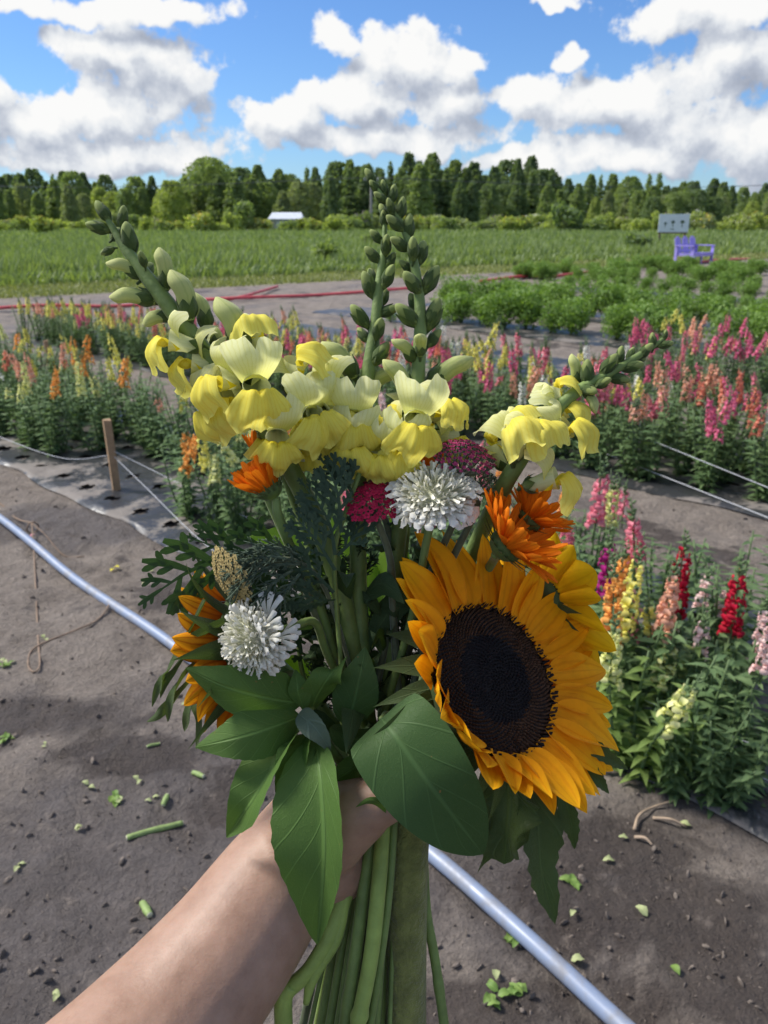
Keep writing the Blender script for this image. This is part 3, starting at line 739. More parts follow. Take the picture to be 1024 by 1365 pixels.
HERO = [(1003, 738, .62, ('red',), 2, 'deep red snapdragon plant at the right edge of the nearest bed', False), (912, 765, .60, ('peach', 'orange'), 3, 'peach and orange snapdragon plant in front of the nearest bed, left of the red one', False),
        (965, 800, .54, ('blush',), 3, 'pale blush snapdragon plant below the red one in the nearest bed', False), (832, 705, .62, ('magenta',), 1, 'dark magenta snapdragon plant right of the big sunflower', False),
        (812, 735, .57, ('orange', 'yellow', 'rose'), 3, 'orange and rose snapdragon plant right of the big sunflower', False), (858, 740, .58, ('peach', 'yellow'), 3, 'peach and yellow snapdragon plant between the magenta and the red ones', False),
        (868, 845, .44, ('lemon',), 3, 'low lime-leaved snapdragon plant with lemon flowers beside the sunflower', True), (808, 628, .66, ('rose',), 1, 'tall rose snapdragon spike rising above the nearest bed over the bare path', False),
        (992, 672, .66, ('rose',), 1, 'tall rose snapdragon spike near the right edge above the red one', False), (850, 668, .62, ('rose',), 1, 'sparse rose snapdragon right of the tall rose spike', False), (770, 660, .60, ('lemon', 'rose'), 2, 'lemon and rose snapdragon beside the yellow snapdragon stem', False),
        (1015, 880, .42, ('blush',), 1, 'leafy snapdragon plant at the lower right corner of the nearest bed', False), (935, 880, .42, ('peach',), 0, 'leafy flowerless snapdragon plant in front of the peach one', False), (985, 905, .38, ('peach',), 0, 'leafy flowerless snapdragon plant at the front edge near the wire hoop', False)]
hero_xy = []
for (u, v, h, c, n, lab, lime) in HERO:
    p = G(u, v, h); hero_xy.append((p.x, p.y)); snap_plant(p, list(c), n, lab, None, h / .60 if not lime else 1.0, lime, True, dens=(2 if 'deep red' in lab else None))
PAL = {0: ['yellow', 'lemon', 'peach', 'coral', 'white', 'yellow', 'orange'], 1: ['yellow', 'yellow', 'peach', 'pink', 'lemon', 'coral'], 2: ['pink', 'yellow', 'peach', 'pink', 'white']}
PALR = {0: ['peach', 'rose', 'blush', 'orange', 'lemon'], 1: ['pink', 'rose', 'pink', 'yellow', 'peach', 'coral', 'white', 'pink'], 2: ['pink', 'pink', 'yellow', 'rose', 'peach', 'pink']}
def in_view(p, m=1.08):
    d = p - CAM; z = d.dot(FW)
    if z < .3: return False
    return abs(d.dot(RT) / z * FPX) < 512 * m and d.dot(UP) / z * FPX > -682 * 1.1
nsn = 0
for b in range(3):
    (lo, hi), (s0, s1) = BEDS[b], BED_S[b]; s = s0
    while s < s1:
        n = lo + (.34 if b == 0 else .2)
        while n < hi - .05:
            p = B(s + ru(-.08, .08), n + ru(-.07, .07)); top = p + V(0, 0, .5)
            keep = in_view(top) and head(p) < -.8
            if b == 0 and -5.0 < s < -3.6 and n < 2.62: keep = False
            if b == 0 and s > -2.1 and n > 2.85: keep = False
            if any((p.x - x) ** 2 + (p.y - y) ** 2 < .15 ** 2 for x, y in hero_xy): keep = False
            if b == 2 and (s < -3.9 or rnd() < .2): keep = False
            if b == 1 and s < -7.2 and n > 5.1: keep = False
            if keep:
                left = p.x < -.2; c = random.choice((PAL if left else PALR)[b]); near = p.length < 3.0
                k = random.choice([0, 1, 2, 2, 3] if b == 0 else [2, 2, 3, 3, 4]); side = 'left of the bouquet' if left else 'right of the bouquet'
                if b == 0 and left and rnd() < .2: k = 0
                w = f'{c} flowered' if k else 'flowerless leafy'
                if k and b == 0 and not left: w = f'{c} flowered, short'
                snap_plant(p, c, k, f'{w} snapdragon plant in the {BEDW[b]} {side}', f'{w} snapdragons, {BEDW[b]} {side}', ru(.80, .98) if b == 1 and left else ru(.88, 1.12) if not (b == 0 and not left) else ru(.75, .95), False, near); nsn += 1
            n += .27 if b < 2 else .34
        s += .26 if b < 2 else .36
print('SNAP PLANTS', nsn)

# ---- leafy green bushes in the farther beds
M['bush_leaf'] = leaf_mat('bush_leaf', (.12, .22, .05), (.25, .37, .095), trans=.3, vein=0, bumpd=0)
def bush_proto(seed):
    rs = np.random.RandomState(seed); cr = MB(); st = MB(); L = []
    for i in range(11):
        a = rs.uniform(0, 6.28); r = rs.uniform(0, .26); z = rs.uniform(.14, .40); c = (math.cos(a) * r, math.sin(a) * r, z); L.append((c, .16, .16, .13)); st.add(*_t(tube([(0, 0, -.03), (c[0] * .4, c[1] * .4, z * .6), c], [.012, .008, .003], 5, 4)))
    leafcloud(cr, rs, L, 1700, .030, .6); return cr.mesh('foliage'), st.mesh('stems')
BUSH = [bush_proto(70 + i) for i in range(4)]
def bush(p, s, lab, grp):
    t = thing('leafy_bush', lab, 'bush', (p.x, p.y, 0), grp); f, st = random.choice(BUSH)
    obj('foliage', colored(f, M['bush_leaf']), None, t, M=Matrix.Identity(4)); obj('stems', colored(st, M['snap_stem']), None, t, M=Matrix.Identity(4)); t.rotation_euler = (0, 0, ru(0, 6.28)); t.scale = (s * ru(.9, 1.15), s * ru(.9, 1.15), s)
for b, wd, smin in ((3, 'fourth', -6.6), (4, 'fifth', -9.4), (5, 'sixth', -10.2), (6, 'seventh', -11)):
    (lo, hi), (s0, s1) = BEDS[b], BED_S[b]; s = s0
    while s < s1:
        for n in ((lo + hi) / 2,):
            p = B(s + ru(-.1, .1), n + ru(-.08, .08))
            u_ = 512 + p.x / ((p - CAM).dot(FW)) * FPX
            if in_view(p, 1.1) and head(p) < -1.0 and u_ > 600 and rnd() < .93:
                young = b >= 5; bush(p, ru(.55, .8) if young else ru(.85, 1.15), f'{"small" if young else "rounded"} bright green bush in the {wd} bed on the right', f'{"small" if young else "rounded"} green bushes in the {wd} bed')
        s += .36 if b < 5 else .45
for i in range(300):        # rough green rows beyond, up to the grass
    k = i % 4; p = B(ru(-16, 14), 18.2 + 1.9 * k + ru(-.15, .15)); u_ = 512 + p.x / ((p - CAM).dot(FW)) * FPX
    if in_view(p, 1.1) and head(p) < -.4 and u_ > 660: bush(p, ru(.6, .95), f'low green plant in {("first", "second", "third", "last")[k]} far row left of and below the bench', f'low green plants in the {("first", "second", "third", "last")[k]} far row')
# young plants on the bare beds left of the bushes
for i in range(9):
    p = B(ru(-8.8, -7.2), ru(9.0, 12)); bush(p, ru(.25, .4), 'tiny green seedling on the bare bed behind the middle flower spikes', 'seedlings on the bare bed')

# ---- red hose along the headland
M['red'] = plain('red_plastic', (.62, .09, .10), .45, .2, 6)
for i, (pts, w) in enumerate(((((-60, 419), (60, 413), (150, 410), (262, 405)), 'at the far left'), (((258, 404), (330, 402), (420, 395), (500, 391), (580, 386)), 'behind the middle flower spikes'), (((370, 385), (330, 399), (300, 402)), 'short bent piece left of the middle'), (((640, 378), (690, 373), (722, 370)), 'left of the bushes'), (((730, 372), (790, 366), (850, 360)), 'behind the green bushes'), (((925, 352), (965, 349), (1000, 346)), 'near the purple bench'))):
    P = [G(u, v) + V(0, 0, .05) for u, v in pts]; P = [p + V(0, 0, .03 * math.sin(k * 2.1)) for k, p in enumerate(P)]
    solo('red_hose', tube(P, .032 if i < 3 else .045, 8, 20, flat=.8), M['red'], f'red plastic hose at the end of the beds, {w}', 'hose', P[0])

# ---- stakes, strings
M['stake'] = plain('stake_wood', (.36, .235, .135), .8, .2, 25, .4); M['stake_pale'] = plain('stake_wood_pale', (.45, .38, .32), .8, .2, 25, .4); M['string'] = plain('white_string', (.66, .68, .72), .5, .1); M['wirem'] = plain('hoop_wire', (.45, .47, .5), .4, .1)
def stake(u, v, h, w, lab, mt='stake', lean=.02):
    p = G(u, v); t = MB(); hw = w / 2; R_ = Matrix.Rotation(.5, 3, 'Z')
    q = lambda x, y, z: p + R_ @ V(x, y, 0) + V(lean * z, 0, z)
    m = MB(); m.add([q(-hw, -hw, -.04), q(hw, -hw, -.04), q(hw, hw, -.04), q(-hw, hw, -.04), q(-hw, -hw, h), q(hw, -hw, h * .985), q(hw, hw, h), q(-hw, hw, h * .99)], [(0, 1, 5, 4), (1, 2, 6, 5), (2, 3, 7, 6), (3, 0, 4, 7), (4, 5, 6, 7), (3, 2, 1, 0)])
    solo('wooden_stake', m, M[mt], lab, 'stake', p, None, False); return p
sk = stake(156, 655, .43, .042, 'brown wooden stake at the left end of the fabric, strings tied to it', lean=-.02); stake(118, 520, .30, .05, 'brown wooden stake further back between the left flower rows'); stake(627, 520, .42, .05, 'pale wooden stake among the pink flowers right of the middle spikes', 'stake_pale'); stake(66, 492, .3, .045, 'short wooden stake in the left flower row near the frame edge'); stake(505, 432, .36, .05, 'pale wooden stake behind the middle flower spikes', 'stake_pale')
def string(P, r, lab, mt='string'): solo('support_string', tube(P, r * .42, 5, 24), M[mt], lab, 'string', P[0])
def along(a, b, ext0, ext1, sag=.0):
    d = b - a; return [a - d * ext0, a, (a + b) / 2 - V(0, 0, sag), b, b + d * ext1]
string(along(G(870, 985, .03), G(1024, 1040, .03), 1.0, .5), .0042, 'white drip line along the front edge of the nearest bed')
string(along(G(800, 905, .2), G(1024, 1000, .2), .3, .3, .01), .0022, 'thin white support string above the drip line in the nearest bed')
string(along(G(720, 570, .08), G(1024, 690, .08), .2, .3), .005, 'white drip line along the front of the second bed')
string(along(G(930, 612, .25), G(1024, 650, .25), .8, .5), .004, 'thin support string higher up along the second bed')
string([sk + V(0, 0, .22), G(200, 655, .1), G(258, 712, .03), G(330, 770, .03)], .004, 'white string running down from the brown stake to the fabric')
string([sk + V(0, 0, .25), G(230, 640, .16), G(330, 690, .14)], .0035, 'white string running level from the brown stake over the fabric')
string([sk + V(0, 0, .22), G(80, 610, .18), G(-20, 575, .18)], .0035, 'white string running left from the brown stake')
string([G(922, 985, -.01), G(920, 955, .05), G(926, 925, .10), G(950, 915, .11), G(975, 930, .08)], .003, 'thin grey wire hoop in front of the nearest bed', 'wirem')
string([G(995, 1000, -.01), G(1000, 975, .06), G(990, 1020, .02)], .003, 'thin grey wire loop at the lower right of the nearest bed', 'wirem')

# ---- irrigation hose and twine
def hose_material():
    m, k, p, o = mat_base('blue_hose'); pos = k.new('ShaderNodeNewGeometry').outputs['Position']
    n = k.noise(pos, 14, 5, .6); k.put(p.inputs['Base Color'], k.mix(k.maprange(n, .48, .66, 0, .7), (.23, .285, .40), (.20, .185, .17))); k.put(p.inputs['Roughness'], k.maprange(n, .4, .7, .36, .65)); p.inputs['Specular IOR Level'].default_value = .9; return m
M['hose'] = hose_material()
hp = [G(u, v, .025) for u, v in ((-330, 455), (-150, 585), (0, 694), (100, 768), (228, 858), (400, 998), (570, 1138), (700, 1250), (840, 1370), (1050, 1560))]
hp = [V(p.x, p.y, ground_h(p.x, p.y) + .025) for p in hp]
solo('irrigation_hose', tube(hp, .0195, 14, 90), M['hose'], 'light blue irrigation hose running diagonally across the bare soil', 'hose', hp[2])
M['twine'] = plain('brown_twine', (.25, .18, .13), .9, .3, 60)
def gz(u, v, z=.006): p = G(u, v); return V(p.x, p.y, ground_h(p.x, p.y) + z)
k0 = gz(45, 712, .055)
t = thing('twine', 'brown twine knotted round the blue hose and trailing over the soil', 'twine', k0)
obj('tail', tube([k0, gz(46, 735, .03), gz(48, 800), gz(52, 860), gz(54, 892), gz(46, 900), gz(38, 888), gz(42, 872), gz(60, 862), gz(95, 848), gz(130, 832), gz(145, 815), gz(146, 802)], .0036, 6, 60), M['twine'], t)
obj('upper_tail', tube([gz(-30, 648), gz(0, 672), gz(22, 694), k0], .0045, 6, 20), M['twine'], t); obj('side_tail', tube([k0, gz(62, 722, .03), gz(85, 736), gz(112, 738)], .003, 6, 16), M['twine'], t)
m = MB(); hx = (hp[3] - hp[2]).normalized(); m.add(*_t(tube([k0 + V(0, 0, -.03) + hx.cross(V(0, 0, 1)) * .029 * math.cos(a) + V(0, 0, .029 * math.sin(a) + .004) + hx * .004 * math.sin(3 * a) for a in np.linspace(0, 6.28, 13)], .004, 6, 26))); ellipsoid(m, k0, [V(.012, 0, 0), V(0, .010, 0), V(0, 0, .008)]); obj('knot', m, M['twine'], t)

# ---- cut stems, scraps, weeds and clods on the soil
M['cutstem'] = plain('cut_green_stem', (.24, .33, .11), .6, .25, 40); M['cutpith'] = plain('cut_stem_pith', (.62, .62, .42), .7, .1, 40); M['scrap'] = leaf_mat('leaf_scrap', (.26, .33, .12), (.48, .50, .27), trans=.15, vein=.2, nv=3, bumpd=0); M['weed'] = leaf_mat('weed_leaf', (.12, .22, .05), (.24, .34, .09), trans=.2, vein=.2, nv=3, bumpd=0)
def stempiece(u0, v0, u1, v1, r, lab):
    a, b = gz(u0, v0, r * .9), gz(u1, v1, r * .9); t = thing('cut_stem', lab, 'stem', (a.x, a.y, a.z - r))
    s = obj('stem', tube([a, a.lerp(b, .35) + V(0, 0, .002), a.lerp(b, .7), b], [r * .95, r, r * 1.05, r * .9], 9, 14, bump=lambda t, th: 1 + .16 * math.exp(-((t - .55) / .05) ** 2) + .04 * math.sin(3 * th)), M['cutstem'], t)
    d = (b - a).normalized()
    for e, sg in ((a, -1), (b, 1)): obj('cut_face', tube([e + d * sg * .0005, e + d * sg * .0015], [r * .86, r * .8], 9, 1), M['cutpith'], t)
stempiece(170, 1120, 243, 1094, .0075, 'thick green cut flower stem lying on the damp soil left of the arm'); stempiece(190, 1204, 200, 1222, .009, 'short pale stub of cut stem on the soil just left of the arm'); stempiece(258, 1036, 272, 1042, .007, 'small pale chunk of stem on the soil below the leaves'); stempiece(197, 1003, 214, 998, .004, 'thin short stem piece on the soil below the left sunflower'); stempiece(218, 1076, 224, 1066, .007, 'small pale chunk of stem above the thick cut stem')
def scrap(u, v, L, lab, grp=None, mt='scrap', n=1, name='leaf_scrap'):
    p = gz(u, v, .004); m = MB()
    for i in range(n):
        a = ru(0, 6.28); o = V(math.cos(a), math.sin(a), 0); q = p + (V(ru(-1, 1), ru(-1, 1), 0) * L * .5 if n > 1 else V(0, 0, 0)); up = ru(.1, .5)
        blade([q, q + o * L * .5 + V(0, 0, L * up * .6), q + o * L + V(0, 0, L * up * .2)], ovate(L * .3), V(-o.y, o.x, ru(-.3, .3)), 5, 4, fold=.3, ruffle=.2, mb=m)
    solo(name, m, M[mt], lab, 'weed' if 'weed' in name else 'leaf', p, grp)
SCR = [(836, 1124), (818, 1153), (765, 1222), (862, 1228), (761, 1282), (205, 1072), (157, 1076), (60, 1004), (97, 1110), (20, 1160), (120, 1050), (185, 1048), (200, 762), (195, 775), (660, 1300), (940, 1060), (905, 1095), (700, 1260), (75, 1330), (60, 855), (250, 935), (5, 885)]
for i, (u, v) in enumerate(SCR): scrap(u, v, ru(.014, .026) if u < 512 else ru(.022, .034), f'pale green leaf scrap lying on the soil {"right" if u > 512 else "left"} of the bouquet', f'leaf scraps {"right" if u > 512 else "left"} of the bouquet', 'scrap', 1 if u > 512 else 2)
for (u, v, lab) in ((693, 1328, 'small bright green seedling weed beside the hose at the bottom'), (657, 1338, 'small seedling weed left of the brighter one beside the hose'), (690, 1256, 'flat green weed pressed against the hose'), (765, 1182, 'small green weed on the dark soil right of the hanging leaf'), (894, 1291, 'lone round green leaf on the dark soil at the lower right'), (10, 982, 'green weed at the left frame edge on the soil'), (8, 890, 'grey-green weed at the left frame edge near the twine loop'), (155, 1070, 'withered weed above the thick cut stem')):
    scrap(u, v, .028, lab, None, 'weed', 7 if 'lone' not in lab else 1, 'weed')
M['yellowpetal'] = petal_mat('fallen_petal', (.9, .8, .05), (.9, .82, .12)); M['pinkpetal'] = petal_mat('fallen_pink_petal', (.75, .3, .4), (.8, .5, .55))
scrap(150, 757, .03, 'single yellow petal fallen on the soil right of the twine', None, 'yellowpetal', 2, 'fallen_petal'); scrap(38, 718, .03, 'pink flower fallen beside the hose knot', None, 'pinkpetal', 2, 'fallen_petal')
M['drystem'] = plain('dry_roots', (.36, .27, .19), .9, .25, 40)
for pts, lab in ((((845, 1112), (852, 1090), (872, 1075), (900, 1070)), 'dry curled root lying on the soil at the right'), (((925, 1062), (945, 1050), (962, 1052)), 'tuft of dry root near the fabric at the right'), (((870, 1092), (895, 1096), (915, 1100)), 'straight dry straw below the curled root at the right'), (((845, 1125), (858, 1130), (868, 1136)), 'short grey twig on the dark soil at the right')):
    P = [gz(u, v, .008 + .008 * (i % 2)) for i, (u, v) in enumerate(pts)]; solo('dry_root', tube(P, [.005, .004, .0025], 6, 14), M['drystem'], lab, 'root', P[0])
M['clod'] = plain('soil_clod', (.2, .165, .138), .95, .35, 50, .8)
m = MB(); rs = np.random.RandomState(5)
for i in range(5200):
    u, v = rs.uniform(-40, 1064), rs.uniform(640, 1420); p = G(u, v); n = p.dot(RN)
    if 1.85 < n < 3.2 or n > 4.2: continue
    r = .0013 * (1 + rs.rand() ** 7 * 6) * (1 + .12 * p.length); z = ground_h(p.x, p.y); o = len(m.v)
    ax = [V(*rs.normal(size=3)).normalized() * r * rs.uniform(.6, 1.3) for _ in range(3)]
    ax[2] = V(0, 0, r * .7); ellipsoid(m, (p.x, p.y, z + r * .25), ax, 6, 4)
tag(struct('soil_clods', m, M['clod'], kind='stuff'), 'small clods and crumbs of soil scattered over the path', 'soil')
# ------------------------------------------------------------------ bouquet: materials
BQ = 'flowers of the hand-held bouquet'
M['stem'] = plain('flower_stem', (.155, .225, .060), .55, .22, 70, .15, sheen=.12)
M['stem_pale'] = plain('flower_stem_pale', (.27, .37, .085), .55, .2, 60, .15, sheen=.1)
M['stem_olive'] = plain('sunflower_stem', (.20, .22, .058), .75, .28, 120, .6, sheen=.25)
M['sepal'] = leaf_mat('green_sepal', (.062, .108, .032), (.115, .17, .05), trans=.22, vein=.12, nv=2, sheen=.12)
M['sepal_sun'] = leaf_mat('sunflower_bract', (.046, .082, .026), (.09, .13, .042), trans=.22, vein=.1, nv=2, sheen=.12)
M['bud_green'] = petal_mat('green_bud', (.15, .21, .06), (.32, .38, .13), trans=.25, sheen=.25, hue_var=.2)
M['bud_pale'] = petal_mat('pale_bud', (.36, .45, .14), (.64, .66, .28), trans=.3, sheen=.3, hue_var=.1, veins=.35, vein_col=(.30, .40, .11), nv=9)
M['snap_tube'] = petal_mat('yellow_snapdragon_tube', (.62, .68, .36), (.78, .80, .48), trans=.35, veins=.25, vein_col=(.55, .6, .22), nv=10, hue_var=.06)
M['snap_lip'] = petal_mat('yellow_snapdragon_lip', (.86, .85, .26), (.90, .91, .55), trans=.5, veins=.3, vein_col=(.72, .70, .14), nv=14, hue_var=.08)
M['snap_low'] = petal_mat('yellow_snapdragon_lower_lip', (.92, .77, .03), (.92, .87, .22), trans=.4, veins=.3, vein_col=(.80, .60, .015), nv=14, hue_var=.08)
M['sun_petal'] = petal_mat('sunflower_petal', (.92, .35, .006), (.96, .47, .008), trans=.28, veins=.4, vein_col=(.70, .23, .004), nv=4, hue_var=.14)
M['sun_petal_y'] = petal_mat('yellow_sunflower_petal', (.85, .42, .006), (.90, .56, .01), trans=.3, veins=.35, vein_col=(.7, .34, .004), nv=4, hue_var=.12)
M['sun_petal_d'] = petal_mat('dark_striped_sunflower_petal', (.45, .07, .004), (.88, .40, .01), trans=.28, veins=.6, vein_col=(.36, .06, .003), nv=4, hue_var=.12)
M['disc_dark'] = plain('sunflower_disc_dark', (.010, .0075, .009), .75, .5, 300, .3)
M['disc_brown'] = plain('sunflower_disc_brown', (.060, .026, .010), .7, .5, 300, .2)
M['orange'] = petal_mat('orange_calendula_petal', (.80, .20, .006), (.88, .25, .012), trans=.3, veins=.4, vein_col=(.62, .12, .004), nv=3, hue_var=.16)
M['white'] = petal_mat('white_petal', (.72, .71, .60), (.84, .82, .75), trans=.25, hue_var=.07)
M['white_dome'] = petal_mat('white_pincushion', (.56, .57, .38), (.85, .83, .74), trans=.2, hue_var=.10)
M['yarrow_red'] = petal_mat('crimson_yarrow', (.38, .012, .05), (.46, .02, .07), trans=.15, hue_var=.3)
M['yarrow_plum'] = petal_mat('plum_yarrow', (.24, .02, .08), (.42, .06, .17), trans=.15, hue_var=.35)
M['yarrow_tan'] = petal_mat('tan_yarrow', (.42, .32, .13), (.60, .48, .22), trans=.15, hue_var=.2)
M['yarrow_green'] = plain('yarrow_stalks', (.12, .145, .085), .75, .3, 120, sheen=.4)
M['leaf_big'] = leaf_mat('broad_leaf', (.040, .088, .025), (.058, .116, .032), trans=.18, vein=.22, nv=5, spots=.8, rough=.55, bumpd=.0005)
M['leaf_basil'] = leaf_mat('basil_leaf', (.064, .134, .028), (.105, .19, .044), trans=.24, vein=.24, nv=6, spots=.5, rough=.5, bumpd=.0007)
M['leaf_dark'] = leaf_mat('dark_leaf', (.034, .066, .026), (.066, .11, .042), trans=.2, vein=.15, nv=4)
M['leaf_lace'] = leaf_mat('lacy_leaf', (.034, .075, .030), (.060, .115, .044), trans=.2, vein=.2, nv=1)
M['leaf_blue'] = leaf_mat('bluish_ferny_leaf', (.036, .068, .042), (.066, .108, .062), trans=.15, vein=.1, nv=1)
M['leaf_grey'] = leaf_mat('grey_feathery_leaf', (.085, .125, .085), (.14, .19, .125), trans=.15, vein=.1, nv=1)
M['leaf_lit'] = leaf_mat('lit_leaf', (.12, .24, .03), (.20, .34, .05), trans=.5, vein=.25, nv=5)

GRIP = Q(508, 1085, .432)
_gi = [0]
def lower_stem(spread=None):
    """where a stem passes through the hand and where it ends below"""
    i = _gi[0]; _gi[0] += 1; a = i * 2.4; r = .0045 * math.sqrt(i + .3)
    g = GRIP + RT * (math.cos(a) * min(r, .017)) - FW * (math.sin(a) * min(r, .014))
    e = g + Dv(-.10, -1, 0) * ru(.125, .17) + RT * (math.cos(a) * r * .9) - FW * (math.sin(a) * r * .7)
    return g, e
def stem_path(top, g, e, bend=None):
    """top: list of points from the flower downwards"""
    return list(top) + [top[-1].lerp(g, .55) + (bend or V(0, 0, 0)), g, g.lerp(e, .5), e]

# ------------------------------------------------------------------ yellow snapdragons
def sheet(L, rows, nl=9, nw=12):
    """free petal sheet: rows(t, x) -> point, for t, x in 0..1, -1..1"""
    m = MB(); vs = []; fs = []; uv = []
    for i in range(nl + 1):
        for j in range(nw + 1):
            t = i / nl; x = j / nw * 2 - 1; vs.append(rows(t, x)); uv.append((j / nw, t))
    k = nw + 1
    for i in range(nl):
        for j in range(nw): fs.append((i * k + j, i * k + j + 1, (i + 1) * k + j + 1, (i + 1) * k + j))
    m.add(vs, fs, uv); return m
def floret_set(seed, opn=1.0):
    """snapdragon flower of unit size along +X with +Z up: tube, upper lip, lower lip, palate, calyx"""
    rs = np.random.RandomState(seed); ph = rs.uniform(0, 6.28, 6)
    tb = tube([(0, 0, -.01), (.12, 0, -.02), (.3, 0, 0), (.5, 0, .02), (.60, 0, .02)], [.085, .135, .15, .185, .21], 12, 10, False, 1.15)
    def rt(q): return math.sqrt(max(0.0, 1 - q * q))
    def up(t, x):
        ax = abs(x); T = t * (.58 + .42 * rt((ax - .5) / .56) * (1 - .25 * math.exp(-(x / .10) ** 2)))
        w = .19 + .31 * math.sin(min(1, T) * 1.6)
        px = .50 + .20 * math.sin(T * 2.3) - .30 * T ** 3 * opn; pz = .16 + .62 * T * (.35 + .65 * opn) * (1 - .12 * T)
        px -= ax * ax * (.10 + .26 * T); pz -= ax * ax * .10 * (1 - T)
        px += .075 * math.sin(x * 5 + ph[0]) * T * T + .05 * math.sin(x * 11 + ph[1] + T * 3) * T ** 3 + .03 * math.sin(x * 21 + ph[3]) * T ** 4
        pz += .06 * math.sin(x * 4 + ph[2]) * T * T + .02 * math.sin(x * 17 + ph[4]) * T ** 3
        return V(px, x * w, pz)
    LP = catmull([(.46, 0, -.17), (.66, 0, -.08), (.84, 0, -.01), (.95, 0, -.12), (.97, 0, -.32), (.90 - .12 * opn, 0, -.52), (.80, 0, -.64)], 40)
    def low(t, x):
        ax = abs(x); T = t * max(.60 + .40 * rt(min(1, x / .40)), .60 + .34 * rt(min(1, (ax - .68) / .34)))
        q = LP[min(40, int(T * 40))].lerp(LP[min(40, int(T * 40) + 1)], T * 40 - int(T * 40)); sm_ = min(1, max(0, (T - .25) / .5)); sm_ = sm_ * sm_ * (3 - 2 * sm_)
        w = .20 + .05 * T + .27 * sm_
        px = q.x - ax * ax * (.10 + .20 * T); pz = q.z + .09 * math.exp(-((T - .36) / .13) ** 2) * math.exp(-((ax - .40) / .30) ** 2) + ax * ax * .05
        px += .06 * math.sin(x * 5 + ph[3]) * sm_ + .035 * math.sin(x * 13 + ph[5] + 4 * T) * sm_; pz += .055 * math.sin(x * 6 + ph[4] + 3 * T) * sm_ + .02 * math.sin(x * 19 + ph[1]) * sm_ * T
        return V(px, x * w, pz)
    ul = sheet(1, up, 12, 18); ll = sheet(1, low, 14, 18)
    pl = MB()
    for s in (-1, 1): ellipsoid(pl, (.74, s * .085, -.035), [V(.13, 0, .03), V(0, .10, 0), V(-.02, 0, .085)], 10, 7)
    cx = MB()
    for k in range(5):
        a = k * 1.2566 + .3; o = V(0, math.cos(a), math.sin(a))
        blade([V(-.05, 0, 0) + o * .05, V(.06, 0, 0) + o * .16, V(.24, 0, 0) + o * .20], ovate(.085, .8, .5), V(1, 0, 0).cross(o), 5, 4, cup=.3, mb=cx)
    cx.add(*_t(tube([(-.16, 0, -.05), (-.08, 0, -.01), (.0, 0, 0)], [.035, .05, .075], 8, 4)))
    return tb.mesh('tube'), ul.mesh('upper_lip'), ll.mesh('lower_lip'), pl.mesh('palate'), cx.mesh('calyx')
FLO = [floret_set(1), floret_set(2, .9), floret_set(3, 1.05), floret_set(4, .55), floret_set(5, 1.1), floret_set(6, .8), floret_set(7, .95), floret_set(8, .5)]
def floret(t, base, d, up, size, var):
    tb, ul, ll, pl, cx = FLO[(var % 4) + 4 * (int(base.x * 1e4) % 2)]; X = frame(base, d, up, size, t); I = Matrix.Identity(4)
    f = obj('flower', colored(tb, M['snap_tube']), None, t, M=X)
    obj('upper_lip', colored(ul, M['snap_lip']), None, f, M=I); obj('lower_lip', colored(ll, M['snap_low']), None, f, M=I); obj('palate', colored(pl, M['snap_low']), None, f, M=I); obj('calyx', colored(cx, M['sepal']), None, f, M=I)
def bud_set(seed, pale):
    rs = np.random.RandomState(seed); b = MB(); vs = []; fs = []; uv = []; n = 18; mm = 14
    bx_ = rs.uniform(-.05, .05)
    for i in range(mm + 1):
        t = i / mm
        r = ((.105 + .085 * math.sin(t * 3.0)) if pale else (.135 + .085 * math.sin(t * 3.0))) * math.sqrt(max(0, 1 - ((t - .42) / .585) ** 4)) if t > 0 else .1
        r *= 1.0 + (.30 * math.exp(-((t - .8) / .16) ** 2) if pale else .0)
        for j in range(n):
            a = 2 * math.pi * j / n; rr = r * (1 + ((.16 * math.cos(2 * a + .6) * t + .09 * math.cos(3 * a + 4 * t) * t - .16 * math.exp(-((a - 1.6) / .35) ** 2) * t) if pale else .07 * math.cos(2 * a) + .06 * math.cos(5 * a) * t))
            sag = -.55 * max(0, t - .5) ** 1.4 if pale else 0
            vs.append(V(t * .98, math.cos(a) * rr, math.sin(a) * rr + bx_ * math.sin(t * 3) + sag)); uv.append((j / n, t))
    for i in range(mm):
        for j in range(n): k = (j + 1) % n; fs.append((i * n + j, i * n + k, (i + 1) * n + k, (i + 1) * n + j))
    fs.append(tuple(mm * n + j for j in range(n))); b.add(vs, fs, uv)
    cx = MB(); Lc = .46 if pale else .78
    for k in range(5):
        a = k * 1.2566 + rs.uniform(-.1, .1); o = V(0, math.cos(a), math.sin(a)); r = .20 if pale else .235
        blade([V(-.03, 0, 0) + o * .06, V(Lc * .45, 0, 0) + o * r * (1.06 if not pale else .98), V(Lc, 0, 0) + o * (r * .95 if pale else rs.uniform(.17, .27))], ovate(.15 if not pale else .115, .85, .55), V(1, 0, 0).cross(o), 6, 4, cup=.35, mb=cx)
    cx.add(*_t(tube([(-.22, 0, -.08), (-.1, 0, -.02), (.02, 0, 0)], [.05, .06, .10], 8, 4)))
    return b.mesh('bud'), cx.mesh('calyx')
BUD = {False: [bud_set(i, False) for i in range(4)], True: [bud_set(20 + i, True) for i in range(3)]}
def bud(t, u, v, d, dx, dy, dz, lpx, pale):
    b, cx = random.choice(BUD[pale]); D_ = Dv(dx, dy, dz); L = lpx * (.90 if pale else .90) / FPX * d; c = Q(u, v, d) - D_ * L * .5
    X = frame(c, D_, Dv(.05, 1, .15) if abs(dy) < .9 else Dv(1, .1, .3), L, t)
    o = obj('bud', colored(b, M['bud_pale' if pale else 'bud_green']), None, t, M=X); obj('calyx', colored(cx, M['sepal']), None, o, M=Matrix.Identity(4))
